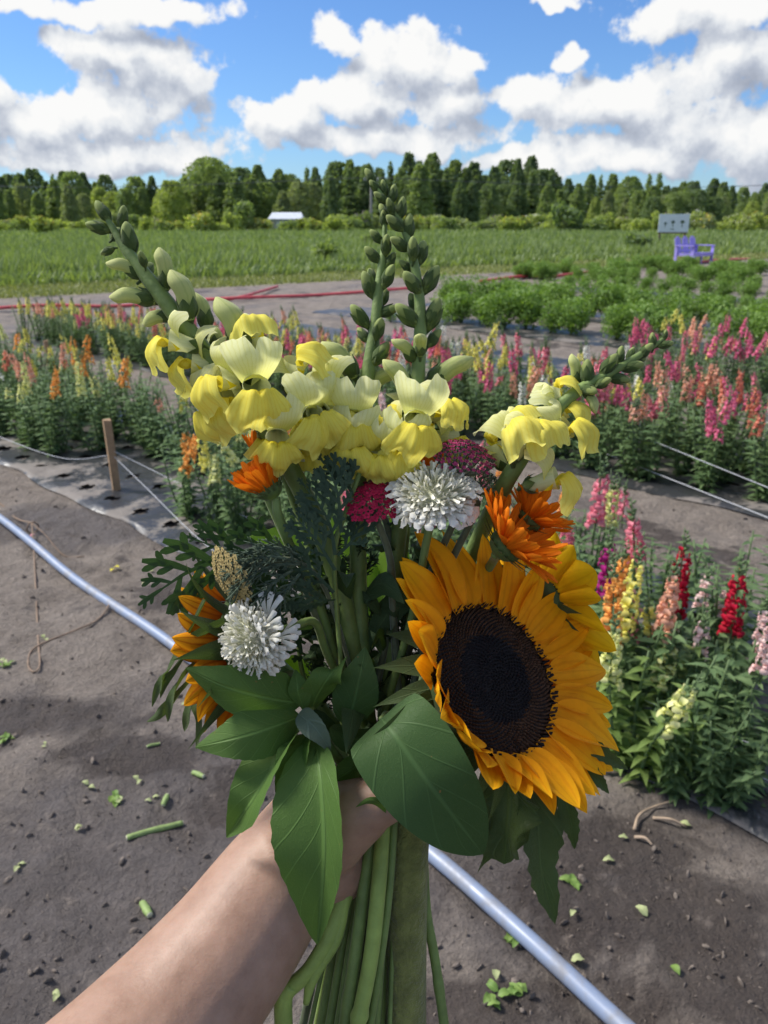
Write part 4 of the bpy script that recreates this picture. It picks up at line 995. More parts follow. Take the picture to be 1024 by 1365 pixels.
def snap_stem(name_label, pts, radii, buds, flos, nleaf=0, d0=None, bend=None):
    g, e = lower_stem(); top = [Q(*p) for p in pts]; P = stem_path(top, g, e, bend)
    t = thing('yellow_snapdragon', name_label, 'snapdragon', e, BQ)
    nr = len(P); rr = list(radii) + [radii[-1]] * (nr - len(radii))
    obj('stem', tube(P, rr, 10, 60), M['stem'], t)
    for b_ in buds: bud(t, *b_)
    for (u, v, d, D_, up, s, k) in flos: floret(t, Q(u, v, d), Dv(*D_), Dv(*up), s * .72 / FPX * d, k)
    C = catmull(P[len(top) - 1:], 30)
    for i in range(nleaf):
        p = C[int(1 + 12 * i / max(1, nleaf))]; o = Dv(ru(-1, 1), ru(-.1, .8), ru(-.5, .9)); L = ru(.03, .055)
        obj('leaf', blade([p, p + o * L * .5 + Dv(0, 1, 0) * L * .2, p + o * L + Dv(0, -1, 0) * ru(0, .012)], ovate(L * .13, .8), o.cross(Dv(0, .2, 1)), 8, 4, fold=.3), M['leaf_dark'], t)
    return t
dA = .405
A_b = [(137, 281, dA, -.55, .8, .1, 36, False), (164, 288, dA, .15, 1, .2, 32, False), (130, 303, dA, -.95, .25, .3, 36, False), (172, 318, dA, -.1, 1, .35, 50, False), (143, 335, dA + .006, -.9, -.3, -.2, 24, False), (168, 355, dA, -.85, .5, .35, 54, True), (222, 358, dA - .002, .12, 1, .3, 60, True), (196, 362, dA + .012, .3, .9, -.6, 40, False),
       (178, 392, dA, -.97, .25, .3, 66, True), (247, 392, dA - .004, -.12, 1, .35, 76, True), (272, 412, dA + .008, -.15, 1, -.1, 62, True), (212, 420, dA + .01, -.95, .05, -.3, 58, True), (314, 432, dA - .002, -.22, 1, .2, 92, True), (290, 450, dA + .016, .1, 1, -.6, 50, True), (155, 312, dA + .01, .2, .9, -.7, 30, False), (190, 345, dA - .008, -.1, .7, .7, 26, False)]
A_f = [(268, 462, dA, (-1, .12, .25), (-.2, 1, .2), 96, 3), (336, 506, dA - .004, (-.85, -.1, .55), (-.3, 1, .2), 112, 1), (352, 522, dA + .004, (-.85, -.28, .55), (-.3, .9, .3), 118, 0), (332, 505, dA - .012, (.35, -.42, .85), (.1, .9, .6), 118, 2), (385, 522, dA, (.28, .75, .45), (-.85, .35, .3), 104, 0), (352, 560, dA + .02, (.2, -.55, .6), (0, 1, .4), 90, 1), (425, 545, dA + .002, (.1, -.3, 1), (-.3, 1, .3), 100, 2), (318, 520, dA + .012, (-.7, -.55, .35), (-.4, .8, .3), 110, 2), (395, 545, dA - .004, (.55, -.35, .7), (.1, 1, .3), 105, 1), (300, 490, dA + .006, (-.9, .1, .2), (-.2, 1, .1), 100, 2), (370, 560, dA - .006, (.1, -.65, .7), (.1, .8, .6), 100, 0), (345, 470, dA + .01, (-.1, .5, .5), (-.3, .8, -.5), 90, 1)]
snap_stem('tall yellow snapdragon leaning left, leftmost flower spike of the bouquet', [(142, 290, dA), (170, 335, dA), (208, 385, dA), (250, 440, dA + .002), (300, 505, dA + .006), (360, 580, .415), (415, 680, .422), (455, 790, .428)], [.0012, .0028, .0040, .0047, .005, .005, .0052], A_b, A_f, 4)
dB = .425
B_b = [(512, 291, dB, -.1, 1, .2, 26, False), (501, 315, dB, -.7, .7, .3, 26, False), (515, 326, dB - .004, .1, 1, .6, 32, False), (496, 339, dB, -.75, .7, .3, 32, False), (521, 347, dB, .5, .9, 0, 28, False), (518, 368, dB - .003, .45, .9, .4, 38, False), (491, 379, dB, -.4, .95, .3, 42, False), (495, 366, dB + .01, -.3, 1, -.5, 26, False), (512, 395, dB + .008, .2, 1, -.3, 30, False), (479, 421, dB, -.65, .8, .3, 42, False),
       (519, 414, dB, .9, .3, .2, 34, False), (505, 438, dB - .008, .25, .8, .6, 36, False), (484, 446, dB + .008, -.5, .7, -.3, 30, False), (508, 471, dB - .004, .55, .75, .4, 42, False), (457, 475, dB, -.55, .85, .3, 72, True), (505, 505, dB + .004, .75, .75, .2, 66, True), (455, 500, dB + .012, -.5, .8, -.2, 50, True)]
B_f = [(470, 590, dB - .006, (-.22, .55, .75), (-.1, 1, -.5), 100, 0), (470, 548, dB - .012, (.1, -.42, .85), (0, 1, .35), 104, 2), (498, 588, dB, (.35, .62, .55), (-.7, .6, .2), 92, 1), (448, 570, dB - .002, (-.35, -.1, .9), (-.1, 1, .2), 92, 1), (520, 560, dB + .012, (.6, .3, .3), (-.3, 1, .1), 80, 3), (440, 540, dB + .006, (-.5, -.5, .6), (-.1, 1, .2), 105, 0), (432, 560, dB + .012, (-.2, -.7, .5), (0, .8, .6), 100, 2), (455, 530, dB - .004, (-.5, .25, .7), (-.1, 1, -.1), 95, 1), (478, 575, dB - .014, (-.15, -.5, .8), (0, .9, .5), 95, 2)]
snap_stem('shorter of the two upright yellow snapdragons in the middle of the bouquet', [(513, 288, dB), (512, 330, dB), (505, 385, dB), (500, 440, dB), (492, 490, dB), (486, 545, dB), (480, 640, .43), (478, 780, .432)], [.0008, .0018, .0026, .0032, .0038, .0042, .0046], B_b, B_f, 4)
dC = .42
C_b = [(493, 235, dC, -.5, .85, .1, 27, False), (499, 248, dC, -.6, .7, .3, 24, False), (512, 250, dC, -.2, 1, .3, 24, False), (524, 258, dC, .2, 1, .2, 28, False), (507, 263, dC - .003, -.8, .5, .4, 25, False), (520, 275, dC - .004, -.3, .9, .6, 26, False), (535, 277, dC, .2, 1, .2, 34, False), (511, 281, dC + .006, -.4, .9, -.2, 26, False), (526, 297, dC - .003, -.75, .55, .4, 34, False), (545, 302, dC, .1, 1, .25, 38, False), (532, 325, dC - .002, -.8, .45, .4, 34, False), (551, 331, dC - .006, -.05, 1, .5, 36, False), (562, 336, dC + .004, .2, 1, -.1, 38, False), (541, 355, dC + .004, -.75, .6, .2, 26, False),
       (549, 376, dC - .005, -.6, .65, .5, 42, False), (575, 372, dC, .5, .9, .2, 46, False), (551, 403, dC + .006, -.3, .9, -.1, 32, False), (542, 420, dC - .002, -.75, .65, .35, 48, False), (578, 418, dC, .35, .95, .3, 50, False), (579, 450, dC + .006, .6, .8, -.1, 34, False), (561, 457, dC - .010, .0, .75, .75, 44, True), (541, 464, dC - .004, -.6, .75, .4, 50, True), (534, 500, dC - .006, -.45, .88, .4, 70, True), (596, 490, dC, .75, .75, .2, 78, True)]
C_f = [(560, 590, dC - .004, (.22, .85, .3), (-.9, .3, .2), 92, 3), (548, 548, dC - .016, (.12, -.45, .85), (.25, 1, .4), 110, 0), (575, 580, dC + .006, (.65, -.15, .5), (-.1, 1, .2), 84, 1), (525, 590, dC - .01, (-.45, -.45, .75), (0, 1, .4), 88, 2), (538, 585, dC - .002, (-.5, .4, .6), (.1, 1, .1), 84, 2), (548, 575, dC - .012, (-.35, -.6, .7), (.1, .9, .5), 96, 1), (570, 560, dC - .006, (.5, .35, .6), (-.3, .9, -.1), 84, 0)]
snap_stem('tallest yellow snapdragon with curved green tip in the middle of the bouquet', [(495, 240, dC), (516, 270, dC), (538, 305, dC), (552, 350, dC), (560, 410, dC), (559, 470, dC), (553, 540, dC), (540, 640, .428), (525, 780, .432)], [.0008, .0014, .0018, .0024, .003, .0036, .004, .0044], C_b, C_f, 4)
dD = .40
D_b = [(887, 446, dD, .1, 1, .2, 16, False), (888, 459, dD, .95, .2, .2, 24, False), (870, 454, dD, -.1, 1, .2, 25, False), (861, 467, dD, .7, .7, .3, 30, False), (827, 473, dD, .1, 1, .3, 28, False), (841, 472, dD + .004, .4, .9, 0, 24, False), (812, 486, dD - .002, .55, .8, .4, 40, False), (843, 488, dD, .95, .15, .3, 36, False), (826, 505, dD, .9, -.2, .3, 34, False), (805, 510, dD - .008, .5, .3, .85, 30, False), (783, 497, dD, -.05, 1, .2, 42, False), (770, 492, dD + .003, .0, 1, .3, 46, True), (790, 532, dD, .5, -.8, .3, 42, True), (786, 520, dD - .004, .4, -.3, .8, 34, False), (852, 480, dD + .006, .8, .4, -.3, 28, False)]
D_f = [(684, 612, dD - .006, (.02, .62, .62), (-.35, .6, -.6), 110, 0), (735, 545, dD + .004, (.25, 1, .2), (-.9, .3, .2), 66, 3), (720, 590, dD + .002, (.65, .35, .45), (-.5, .9, .1), 100, 1), (700, 648, dD - .004, (.80, .18, .35), (-.3, 1, .2), 100, 2), (722, 570, dD + .008, (.7, .55, .3), (-.6, .8, .1), 86, 1), (672, 625, dD + .016, (-.35, .75, .1), (-.9, .1, .2), 84, 3), (705, 600, dD - .008, (.1, .5, .75), (-.5, .7, -.4), 92, 2), (700, 590, dD + .004, (-.3, .6, .5), (-.5, .7, -.2), 88, 1)]
snap_stem('yellow snapdragon leaning far right above the orange flowers', [(884, 452, dD), (858, 470, dD), (812, 498, dD), (765, 525, dD), (725, 565, dD), (692, 615, dD), (668, 655, .412), (628, 740, .462), (580, 850, .462)], [.0009, .0016, .0024, .0032, .0038, .0042, .0046], D_b, D_f, 3)

# ------------------------------------------------------------------ sunflowers
def sunflower(label, c, nrm, rdisc, plen, npet, elev, mat, stem_top, stem_r, seed, bracts=22, bract_len=1.0, width=.19, sel=None, droop=None, stem_mat='stem_olive'):
    rs = np.random.RandomState(seed); X = nrm.cross(Dv(0, 1, .3)).normalized(); Y = nrm.cross(X); X = -X
    g, e = lower_stem(); t = thing('sunflower', label, 'sunflower', e, BQ)
    # disc: a shallow cushion set with spiralling florets
    d = MB(); vs = []; fs = []; n = 40; m_ = 9
    for i in range(m_ + 1):
        r = rdisc * i / m_
        for j in range(n):
            a = 6.2832 * j / n; z = rdisc * (.16 * (i / m_) ** 2 * (1 - (i / m_) ** 4) - .03)
            vs.append(c + X * (math.cos(a) * r) + Y * (math.sin(a) * r) + nrm * z)
    for i in range(m_):
        for j in range(n): k = (j + 1) % n; fs.append((i * n + j, i * n + k, (i + 1) * n + k, (i + 1) * n + j))
    d.add(vs, fs); disc = obj('disc', d, M['disc_dark'], t)
    inner, outer = MB(), MB(); N = 1500
    for i in range(N):
        f = math.sqrt((i + .5) / N); r = rdisc * f * 1.0; a = i * 2.39996
        p = c + X * (math.cos(a) * r) + Y * (math.sin(a) * r) + nrm * (rdisc * (.16 * f * f * (1 - f ** 4) - .03)); o = (X * math.cos(a) + Y * math.sin(a))
        tl = (nrm + o * (.25 if f > .6 else -.25) + V(*rs.normal(size=3)) * .12).normalized(); h = rdisc * (.04 if f < .58 else .045 if f < .93 else .12) * rs.uniform(.7, 1.25); w = rdisc * .022
        s1 = tl.orthogonal().normalized() * w; s2 = tl.cross(s1)
        tgt = inner if f < .58 or f > .95 else outer
        tgt.add([p + s1, p + s2, p - s1, p - s2, p + tl * h + s1 * .5, p + tl * h - s1 * .5], [(0, 1, 4), (1, 2, 5, 4), (2, 3, 5), (3, 0, 4, 5)])
    tag(obj('dark_florets', inner, M['disc_dark'], disc, False), kind='stuff'); tag(obj('brown_florets', outer, M['disc_brown'], disc, False), kind='stuff')
    # back of the head
    h = MB(); vs = []; fs = []
    prof = [(1.02, .0), (1.0, -.14), (.8, -.34), (.45, -.5), (.22, -.7)]
    for r, z in prof:
        for j in range(24): a = 6.2832 * j / 24; vs.append(c + (X * math.cos(a) + Y * math.sin(a)) * (rdisc * r) + nrm * (rdisc * z))
    for i in range(len(prof) - 1):
        for j in range(24): k = (j + 1) % 24; fs.append((i * 24 + j, (i + 1) * 24 + j, (i + 1) * 24 + k, i * 24 + k))
    h.add(vs, fs); obj('receptacle', h, M['sepal_sun'], t)
    # ray petals, two layers
    for i in range(npet):
        lay = i % 2; a = 6.2832 * (i + rs.uniform(-.3, .3)) / npet; o = X * math.cos(a) + Y * math.sin(a)
        if sel and not sel(a, o): continue
        a0, a1, ls, cv = elev(o, rs, lay); L = plen * ls * rs.uniform(.88, 1.1)
        p = c + o * (rdisc * (.99 if lay else .95)) + nrm * (rdisc * (-.04 if lay else .03)); P = [p]; n_ = 6
        for k in range(n_):
            f = (k + .5) / n_; an = a0 + (a1 - a0) * f; P.append(P[-1] + (o * math.cos(an) + nrm * math.sin(an)) * (L / n_))
        w = L * width * rs.uniform(.85, 1.2) / max(.6, ls); sd = nrm.cross(o) + nrm * rs.uniform(-.25, .25) + o * rs.uniform(-.12, .12)
        obj('petal', blade(P, (lambda t, w=w: w * (.34 * (1 - t) ** 2 + math.sin(math.pi * min(1, t ** .86)) ** .72) + 1e-5), sd, 12, 8, cup=rs.uniform(.15, .55) + cv, ridge=.07, nridge=3, ruffle=.10, rfreq=.8, phase=rs.uniform(0, 6), twist=rs.uniform(-.35, .35)), mat, t)
    for i in range(bracts):
        a = 6.2832 * (i + rs.uniform(-.3, .3)) / bracts; o = X * math.cos(a) + Y * math.sin(a); L = rdisc * rs.uniform(.75, 1.25) * bract_len
        a0, a1 = (droop(o, rs) if droop else (rs.uniform(-.3, .1), rs.uniform(-.9, .2))); p = c + o * rdisc * .96 - nrm * rdisc * .14; P = [p]
        for k in range(6): an = a0 + (a1 - a0) * (k + .5) / 6; P.append(P[-1] + (o * math.cos(an) + nrm * math.sin(an) + Dv(0, -1, 0) * .12 * k / 6) * (L / 6))
        wb = rdisc * .17 * rs.uniform(.8, 1.2)
        obj('bract', blade(P, (lambda t, wb=wb: wb * (1 - t) ** 1.1 * (1 + 1.2 * t * (1 - t)) + 1e-5), nrm.cross(o), 9, 4, fold=.25, twist=rs.uniform(-.5, .5)), M['sepal_sun'], t)
    top = [c - nrm * rdisc * .55] + stem_top; P = stem_path(top, g, e)
    return t, P, stem_r, g, e

N1 = Dv(.79 * .71, .61 * .71, .71)
near_dir = -(N1 - (-FW) * N1.dot(-FW)).normalized()        # in the picture: towards the lower left, the side of the flower nearest to us
def elev_main(o, rs, lay):
    k = o.dot(Dv(-.74, -.64, .25))                                     # 1 at the near rim, -1 at the far rim
    kp = max(0, k + .12); a0 = .18 + .62 * kp + rs.uniform(-.12, .16) - (.10 if lay else 0); a1 = .12 - .15 * max(0, -k) + rs.uniform(-.22, .22) + kp * rs.uniform(.35, 1.25)
    return a0, a1, 1.04 - .36 * kp, .1
t1, P1, r1, g1, e1 = sunflower('large orange-yellow sunflower with a dark disc, right front of the bouquet', Q(659, 905, .405), N1, .0395, .042, 44, elev_main, M['sun_petal'], [Q(600, 965, .45), Q(565, 1020, .445)], .011, 3, bracts=20, bract_len=.8, width=.205, droop=lambda o, rs: (rs.uniform(-.7, -.35), rs.uniform(-1.3, -.6)))
e1 = Q(540, 1440, .43); g1 = Q(546, 1110, .42); WL_ = WL[t1.name]
obj('stem', tube([P1[0], Q(600, 985, .452), Q(560, 1050, .435), g1, Q(541, 1250, .422), e1], [.006, .0095, .0105, .0108, .0112, .0115], 16, 50, bump=lambda t, th: 1 + .05 * math.sin(5 * th)), M['stem_olive'], t1)
# the broad leaf and the withered leaves of the big sunflower
obj('broad_leaf', blade([Q(508, 958, .385), Q(530, 985, .372), Q(572, 1045, .366), (Q(612, 1098, .372)), Q(644, 1139, .384)], lambda t: .0228 * (min(1, t / .10) ** .6) * (max(0, math.sin(math.pi * (.16 + .84 * t) ** .86)) ** .72) + 1e-5, Dv(.80, .60, -.05), 26, 16, fold=.10, cup=.10, ruffle=.035, rfreq=1.6), M['leaf_big'], t1)
obj('leaf_stalk', tube([Q(552, 1010, .43), Q(520, 955, .405), Q(508, 958, .386)], [.002, .0017, .0013], 7, 12), M['stem'], t1)
for pts, w, sd, fo, ru_ in (([(668, 1010, .42), (680, 1060, .415), (676, 1110, .412), (672, 1152, .415)], 40, (1, .1, .6), .7, .5), ([(700, 1030, .42), (716, 1090, .412), (722, 1160, .41), (740, 1232, .412)], 25, (1, .1, -.3), .35, .22), ([(645, 1000, .425), (652, 1060, .42), (650, 1120, .418), (636, 1165, .42)], 14, (.8, 0, -.8), .6, .4), ([(690, 1020, .43), (700, 1060, .425), (712, 1110, .425)], 30, (.7, .2, -.8), .5, .4), ([(740, 1025, .42), (752, 1060, .415), (762, 1100, .415), (766, 1132, .417)], 12, (1, 0, .3), .5, .3), ([(760, 1000, .42), (790, 1030, .41), (812, 1058, .41)], 9, (.5, .8, 0), .5, .2), ([(770, 975, .42), (805, 1005, .41), (838, 1026, .412)], 9, (.4, .8, 0), .5, .2)):
    obj('withered_leaf', blade([Q(*p) for p in pts], ovate(w / FPX * .415, .8, .2, .8), Dv(*sd), 18, 10, fold=fo, ruffle=ru_, rfreq=2.2, serr=.2, phase=w), M['sepal_sun'], t1)

N2 = Dv(-.93, -.22, -.12)
def elev_side(o, rs, lay): return rs.uniform(.55, .9), rs.uniform(.35, 1.0), 1.0, .5
t2, P2, r2, g2, e2 = sunflower('half-hidden sunflower facing left with striped orange petals and curling green bracts', Q(322, 866, .43), N2, .028, .026, 26, elev_side, M['sun_petal_d'], [Q(365, 885, .44), Q(420, 940, .44)], .006, 8, bracts=15, bract_len=1.25, width=.23, sel=None, droop=lambda o, rs: (rs.uniform(.35, .75), rs.uniform(-.4, .7)))
obj('stem', tube(P2, [.005, .006, .0055, .0055, .0055], 12, 40), M['stem'], t2)
for pts in ([(275, 800, .405), (250, 850, .40), (228, 890, .402), (212, 915, .405), (203, 942, .41)], [(300, 830, .40), (262, 850, .395), (238, 880, .40), (222, 905, .405), (214, 930, .41)], [(270, 890, .41), (240, 925, .405), (215, 950, .405), (196, 962, .408)], [(262, 920, .41), (252, 950, .41), (246, 975, .413)], [(258, 930, .415), (268, 960, .41), (262, 1000, .412)], [(262, 885, .40), (244, 905, .398), (228, 935, .40), (224, 962, .405)]):
    obj('bract', blade([Q(*p) for p in pts], lambda t: .0042 * (1 - t) ** .8 * (.7 + t) + .0002, Dv(.6, .8, .3), 12, 4, fold=.4, twist=.5), M['sepal_sun'], t2)
N3 = Dv(.75, .35, -.50)
def elev_back(o, rs, lay): return rs.uniform(.0, .25), rs.uniform(-.2, .3), 1.0, .2
t3, P3, r3, g3, e3 = sunflower('clear yellow sunflower mostly hidden behind the right rim of the large one', Q(712, 800, .468), N3, .022, .032, 20, elev_back, M['sun_petal_y'], [Q(660, 850, .47), Q(590, 920, .455)], .005, 12, bracts=9, bract_len=.7, width=.24)
obj('stem', tube(P3, [.004, .005, .005, .005, .005], 10, 40), M['stem'], t3)

# ------------------------------------------------------------------ orange calendulas
def strap(rs, L, w, curl):
    P = [V(0, 0, 0)]; an = 0
    for k in range(5): an = curl * (k + .5) / 5; P.append(P[-1] + V(math.cos(an), 0, math.sin(an)) * (L / 5))
    return blade(P, lambda t: w * (.45 + .55 * min(1, t * 2.2)) * (1 - .55 * max(0, (t - .86) / .14)), (0, 1, 0), 6, 4, cup=.35, ridge=.12, nridge=2, ruffle=.1, rfreq=.7, phase=rs.uniform(0, 6))
_rs = np.random.RandomState(2); STRAP = [strap(_rs, 1, .125, c).mesh('petal') for c in (.25, .45, -.15, .7, .1)]
def calendula(label, c, nrm, R_, cone, stem_top, n=34, seed=1, cat='calendula', rows=3, spread=.22):
    rs = np.random.RandomState(seed); X = nrm.orthogonal().normalized(); Y = nrm.cross(X); g, e = lower_stem(); t = thing('calendula', label, cat, e, BQ)
    rd = R_ * .30
    m = MB()
    prof = [(.25, -.95), (.75, -.7), (1.08, -.25), (1.05, .1), (.8, .18)]; vs = []; fs = []
    for r, z in prof:
        for j in range(18): a = 6.2832 * j / 18; vs.append(c + (X * math.cos(a) + Y * math.sin(a)) * (rd * r * (1 + .05 * math.cos(9 * a))) + nrm * (rd * z))
    for i in range(4):
        for j in range(18): k = (j + 1) % 18; fs.append((i * 18 + j, i * 18 + k, (i + 1) * 18 + k, (i + 1) * 18 + j))
    m.add(vs, fs); cup = obj('calyx_cup', m, M['sepal'], t)
    d = MB()
    for i in range(90):
        f = math.sqrt((i + .5) / 90); a = i * 2.4; p = c + (X * math.cos(a) + Y * math.sin(a)) * (rd * f) + nrm * rd * (.35 - .15 * f); ellipsoid(d, p, [X * rd * .07, Y * rd * .07, nrm * rd * .22], 5, 4)
    tag(obj('centre_florets', d, M['orange'], t), kind='stuff')
    for i in range(n):
        lay = i % rows; a = 6.2832 * (i + rs.uniform(-.35, .35)) / n; o = X * math.cos(a) + Y * math.sin(a); cn = cone + rs.uniform(-spread, spread) + lay * .14
        dr = o * math.cos(cn) + nrm * math.sin(cn); L = R_ * .82 * rs.uniform(.82, 1.1)
        obj('petal', colored(STRAP[i % 5], M['orange']), None, t, M=frame(c + o * rd * .85 + nrm * rd * (.05 + .05 * lay), dr, nrm * 1.0 - o * .3, L, t))
    s = MB()
    for i in range(14):
        a = 6.2832 * i / 14 + .1; o = X * math.cos(a) + Y * math.sin(a); cn = cone - .05
        p0 = c + o * rd * .95 - nrm * rd * .4; q = o * math.cos(cn) + nrm * math.sin(cn)
        obj('sepal', blade([p0, p0 + q * R_ * .22 + o * rd * .1, p0 + q * R_ * .46], lambda t: R_ * .055 * (1 - t) + 1e-5, nrm.cross(o), 5, 2, fold=.3), M['sepal'], t)
    P = stem_path([c - nrm * rd * .9] + stem_top, g, e); obj('stem', tube(P, [.0022, .0026, .0027, .0027, .0027], 8, 44), M['stem'], t); return t
calendula('orange calendula seen from the side at the upper left below the yellow petals', Q(359, 651, .40), Dv(-.55, .80, .15), .0205, .80, [Q(372, 690, .402), Q(392, 740, .41), Q(430, 820, .42)], 40, 4)
calendula('orange calendula seen from behind and left, just above the big sunflower', Q(676, 726, .392), Dv(.68, .60, .32), .0275, .38, [Q(655, 752, .43), Q(610, 820, .466), Q(580, 880, .466)], 46, 5)
calendula('redder orange calendula behind the one above the big sunflower', Q(706, 692, .408), Dv(.66, .70, .10), .0225, .40, [Q(672, 730, .45), Q(610, 820, .47), Q(570, 900, .462)], 36, 6)
calendula('brownish calendula mostly hidden under the left yellow petals', Q(347, 607, .425), Dv(.05, 1, -.1), .015, 1.0, [Q(352, 650, .425), Q(400, 760, .43)], 26, 7)
calendula('orange calendula mostly hidden behind the plum yarrow', Q(582, 622, .44), Dv(-.1, .9, .3), .018, .7, [Q(575, 680, .44), Q(545, 800, .436)], 28, 9)

# ------------------------------------------------------------------ white pincushion flowers
def pinpetal(rs, n=3):
    m = MB(); 
    for k in range(n):
        a = (k - (n - 1) / 2) * .42; d = V(math.cos(a), math.sin(a), 0)
        blade([V(0, 0, 0), d * .5 + V(0, 0, .08), d * .9 + V(0, 0, .02), d * 1.0 + V(0, 0, -.08)], lambda t: .035 + .15 * t - .10 * max(0, t - .75) / .25, V(-d.y, d.x, .25 * (k - 1)), 6, 3, cup=-.3, ruffle=.4, rfreq=1.6, phase=rs.uniform(0, 6), mb=m)
    return m.mesh('outer_petal')
PINP = [pinpetal(_rs) for _ in range(4)]
def pincushion(label, c, nrm, R_, outer, stem_top, seed, dome=1.0, big=()):
    rs = np.random.RandomState(seed); X = nrm.orthogonal().normalized(); Y = nrm.cross(X); g, e = lower_stem(); t = thing('white_pincushion_flower', label, 'pincushion flower', e, BQ)
    core = MB(); ellipsoid(core, c - nrm * R_ * .05, [X * R_ * .66, Y * R_ * .66, nrm * R_ * .55 * dome], 14, 8); obj('core', core, M['white_dome'], t)
    d = MB()
    for i in range(420):
        f = (i + .5) / 420; ph = math.acos(1 - f * 1.22); a = i * 2.39996; o = X * (math.sin(ph) * math.cos(a)) + Y * (math.sin(ph) * math.sin(a)) + nrm * (math.cos(ph) * dome)
        p = c + o * R_ * .56; q = (o + V(*rs.normal(size=3)) * .14).normalized(); h = R_ * .34 * rs.uniform(.6, 1.3) * (1 + .25 * f)
        s1 = q.orthogonal().normalized(); s1 = Matrix.Rotation(rs.uniform(0, 6), 3, q) @ s1
        blade([p, p + q * h * .6, p + q * h + s1.cross(q) * h * .22], lambda t: R_ * (.014 + .032 * t), s1, 2, 2, cup=.8, mb=d)
    tag(obj('inner_florets', d, M['white_dome'], t), kind='stuff')
    for i in range(outer):
        a = 6.2832 * (i + rs.uniform(-.3, .3)) / outer; o = X * math.cos(a) + Y * math.sin(a); cn = rs.uniform(-.35, .65)
        obj('outer_petal', colored(PINP[i % 4], M['white']), None, t, M=frame(c + o * R_ * .45, o * math.cos(cn) + nrm * math.sin(cn), nrm, R_ * rs.uniform(.48, .78), t))
    for (u, v, d_, dx, dy, dz, s) in big: s *= .85; obj('outer_petal', colored(PINP[int(u) % 4], M['white']), None, t, M=frame(Q(u, v, d_), Dv(dx, dy, dz), Dv(0, .3, 1), s / FPX * d_, t))
    for i in range(9):
        a = 6.2832 * i / 9; o = X * math.cos(a) + Y * math.sin(a); p = c - nrm * R_ * .3 + o * R_ * .2
        obj('bract', blade([p, p + o * R_ * .3 - nrm * R_ * .06, p + o * R_ * .6 - nrm * R_ * .02], lambda t: R_ * .08 * (1 - t) + 1e-5, nrm.cross(o), 5, 2, fold=.3), M['leaf_dark'], t)
    P = stem_path([c - nrm * R_ * .35] + stem_top, g, e); obj('stem', tube(P, [.0019, .0021, .0022, .0023, .0023], 8, 44), M['stem'], t); return t
pincushion('white pincushion flower in the middle between the red yarrow and the sunflower', Q(578, 664, .392), Dv(-.10, .80, .55), .0205, 40, [Q(568, 725, .40), Q(550, 820, .415)], 3, .75)
pincushion('white pincushion flower at the left above the broad leaves, facing left', Q(341, 850, .388), Dv(-.72, -.28, .62), .0180, 18, [Q(390, 836, .40), Q(420, 830, .41), Q(440, 880, .42)], 4, 1.0, [(356, 822, .385, .2, 1, .1, 40), (352, 838, .38, .75, .5, .3, 34), (368, 850, .384, 1, .05, .2, 36), (362, 862, .385, .8, -.4, .3, 34), (352, 868, .38, .5, -.8, .4, 28), (345, 836, .378, .2, .5, .6, 24), (358, 850, .376, .6, -.05, .7, 26), (378, 842, .39, .9, .35, 0, 28)])
pincushion('white pincushion flower almost hidden under the left yellow petals', Q(378, 612, .435), Dv(.2, .9, -.2), .017, 14, [Q(388, 660, .435), Q(420, 760, .435)], 6, .6)

# ------------------------------------------------------------------ yarrow heads
def yarrow(label, c, nrm, R_, mat, stem_top, seed, n=150, dome=.35, fs_=.085, spread=1.0):
    rs = np.random.RandomState(seed); X = nrm.orthogonal().normalized(); Y = nrm.cross(X); g, e = lower_stem(); t = thing('yarrow', label, 'yarrow', e, BQ)
    fl = MB(); gr = MB(); base = c - nrm * R_ * 1.15
    hubs = []
    for i in range(11):
        f = math.sqrt((i + .4) / 11); a = i * 2.4; hubs.append(c + (X * math.cos(a) + Y * math.sin(a)) * R_ * f * .8 - nrm * R_ * (.38 + dome * f * f * .7)); gr.add(*_t(tube([base, base.lerp(hubs[-1], .6) - nrm * R_ * .06, hubs[-1]], [R_ * .05, R_ * .04, R_ * .028], 5, 5)))
    for i in range(n):
        f = math.sqrt((i + .5) / n); a = i * 2.39996; r = R_ * f * spread; p = c + (X * math.cos(a) + Y * math.sin(a)) * r - nrm * R_ * (dome * f * f + rs.uniform(0, .09)); hb = min(hubs, key=lambda h: (h - p).length)
        o = (nrm + (p - base).normalized() * .8).normalized()
        gr.add(*_t(tube([hb, hb.lerp(p, .5) - nrm * R_ * .03, p - o * R_ * .06], R_ * .016, 4, 2))); ellipsoid(gr, p - o * R_ * .07, [o.orthogonal().normalized() * R_ * .045, o.cross(o.orthogonal().normalized()) * R_ * .045, o * R_ * .085], 6, 4)
        u_ = o.orthogonal().normalized(); w_ = o.cross(u_); s = R_ * fs_ * rs.uniform(.7, 1.15)
        for k in range(5):
            b = k * 1.2566 + i; d_ = u_ * math.cos(b) + w_ * math.sin(b); sd = o.cross(d_)
            fl.add([p, p + d_ * s * .6 - sd * s * .42, p + d_ * s * 1.05 - sd * s * .2 + o * s * .1, p + d_ * s * 1.05 + sd * s * .2 + o * s * .1, p + d_ * s * .6 + sd * s * .42], [(0, 1, 2, 3, 4)])
        ellipsoid(fl, p + o * s * .1, [u_ * s * .3, w_ * s * .3, o * s * .25], 5, 3)
    st = obj('stalks', gr, M['yarrow_green'], t); tag(obj('florets', fl, mat, t, False), kind='stuff')
    P = stem_path([base] + stem_top, g, e); obj('stem', tube(P, [.0017, .002, .0021, .0022, .0022], 8, 44), M['yarrow_green'], t); return t
yarrow('plum-red yarrow head at the upper right beside the yellow petals', Q(622, 590, .398), Dv(.12, .80, .50), .0165, M['yarrow_plum'], [Q(607, 690, .42), Q(560, 800, .425)], 3, 130, .5, .078)
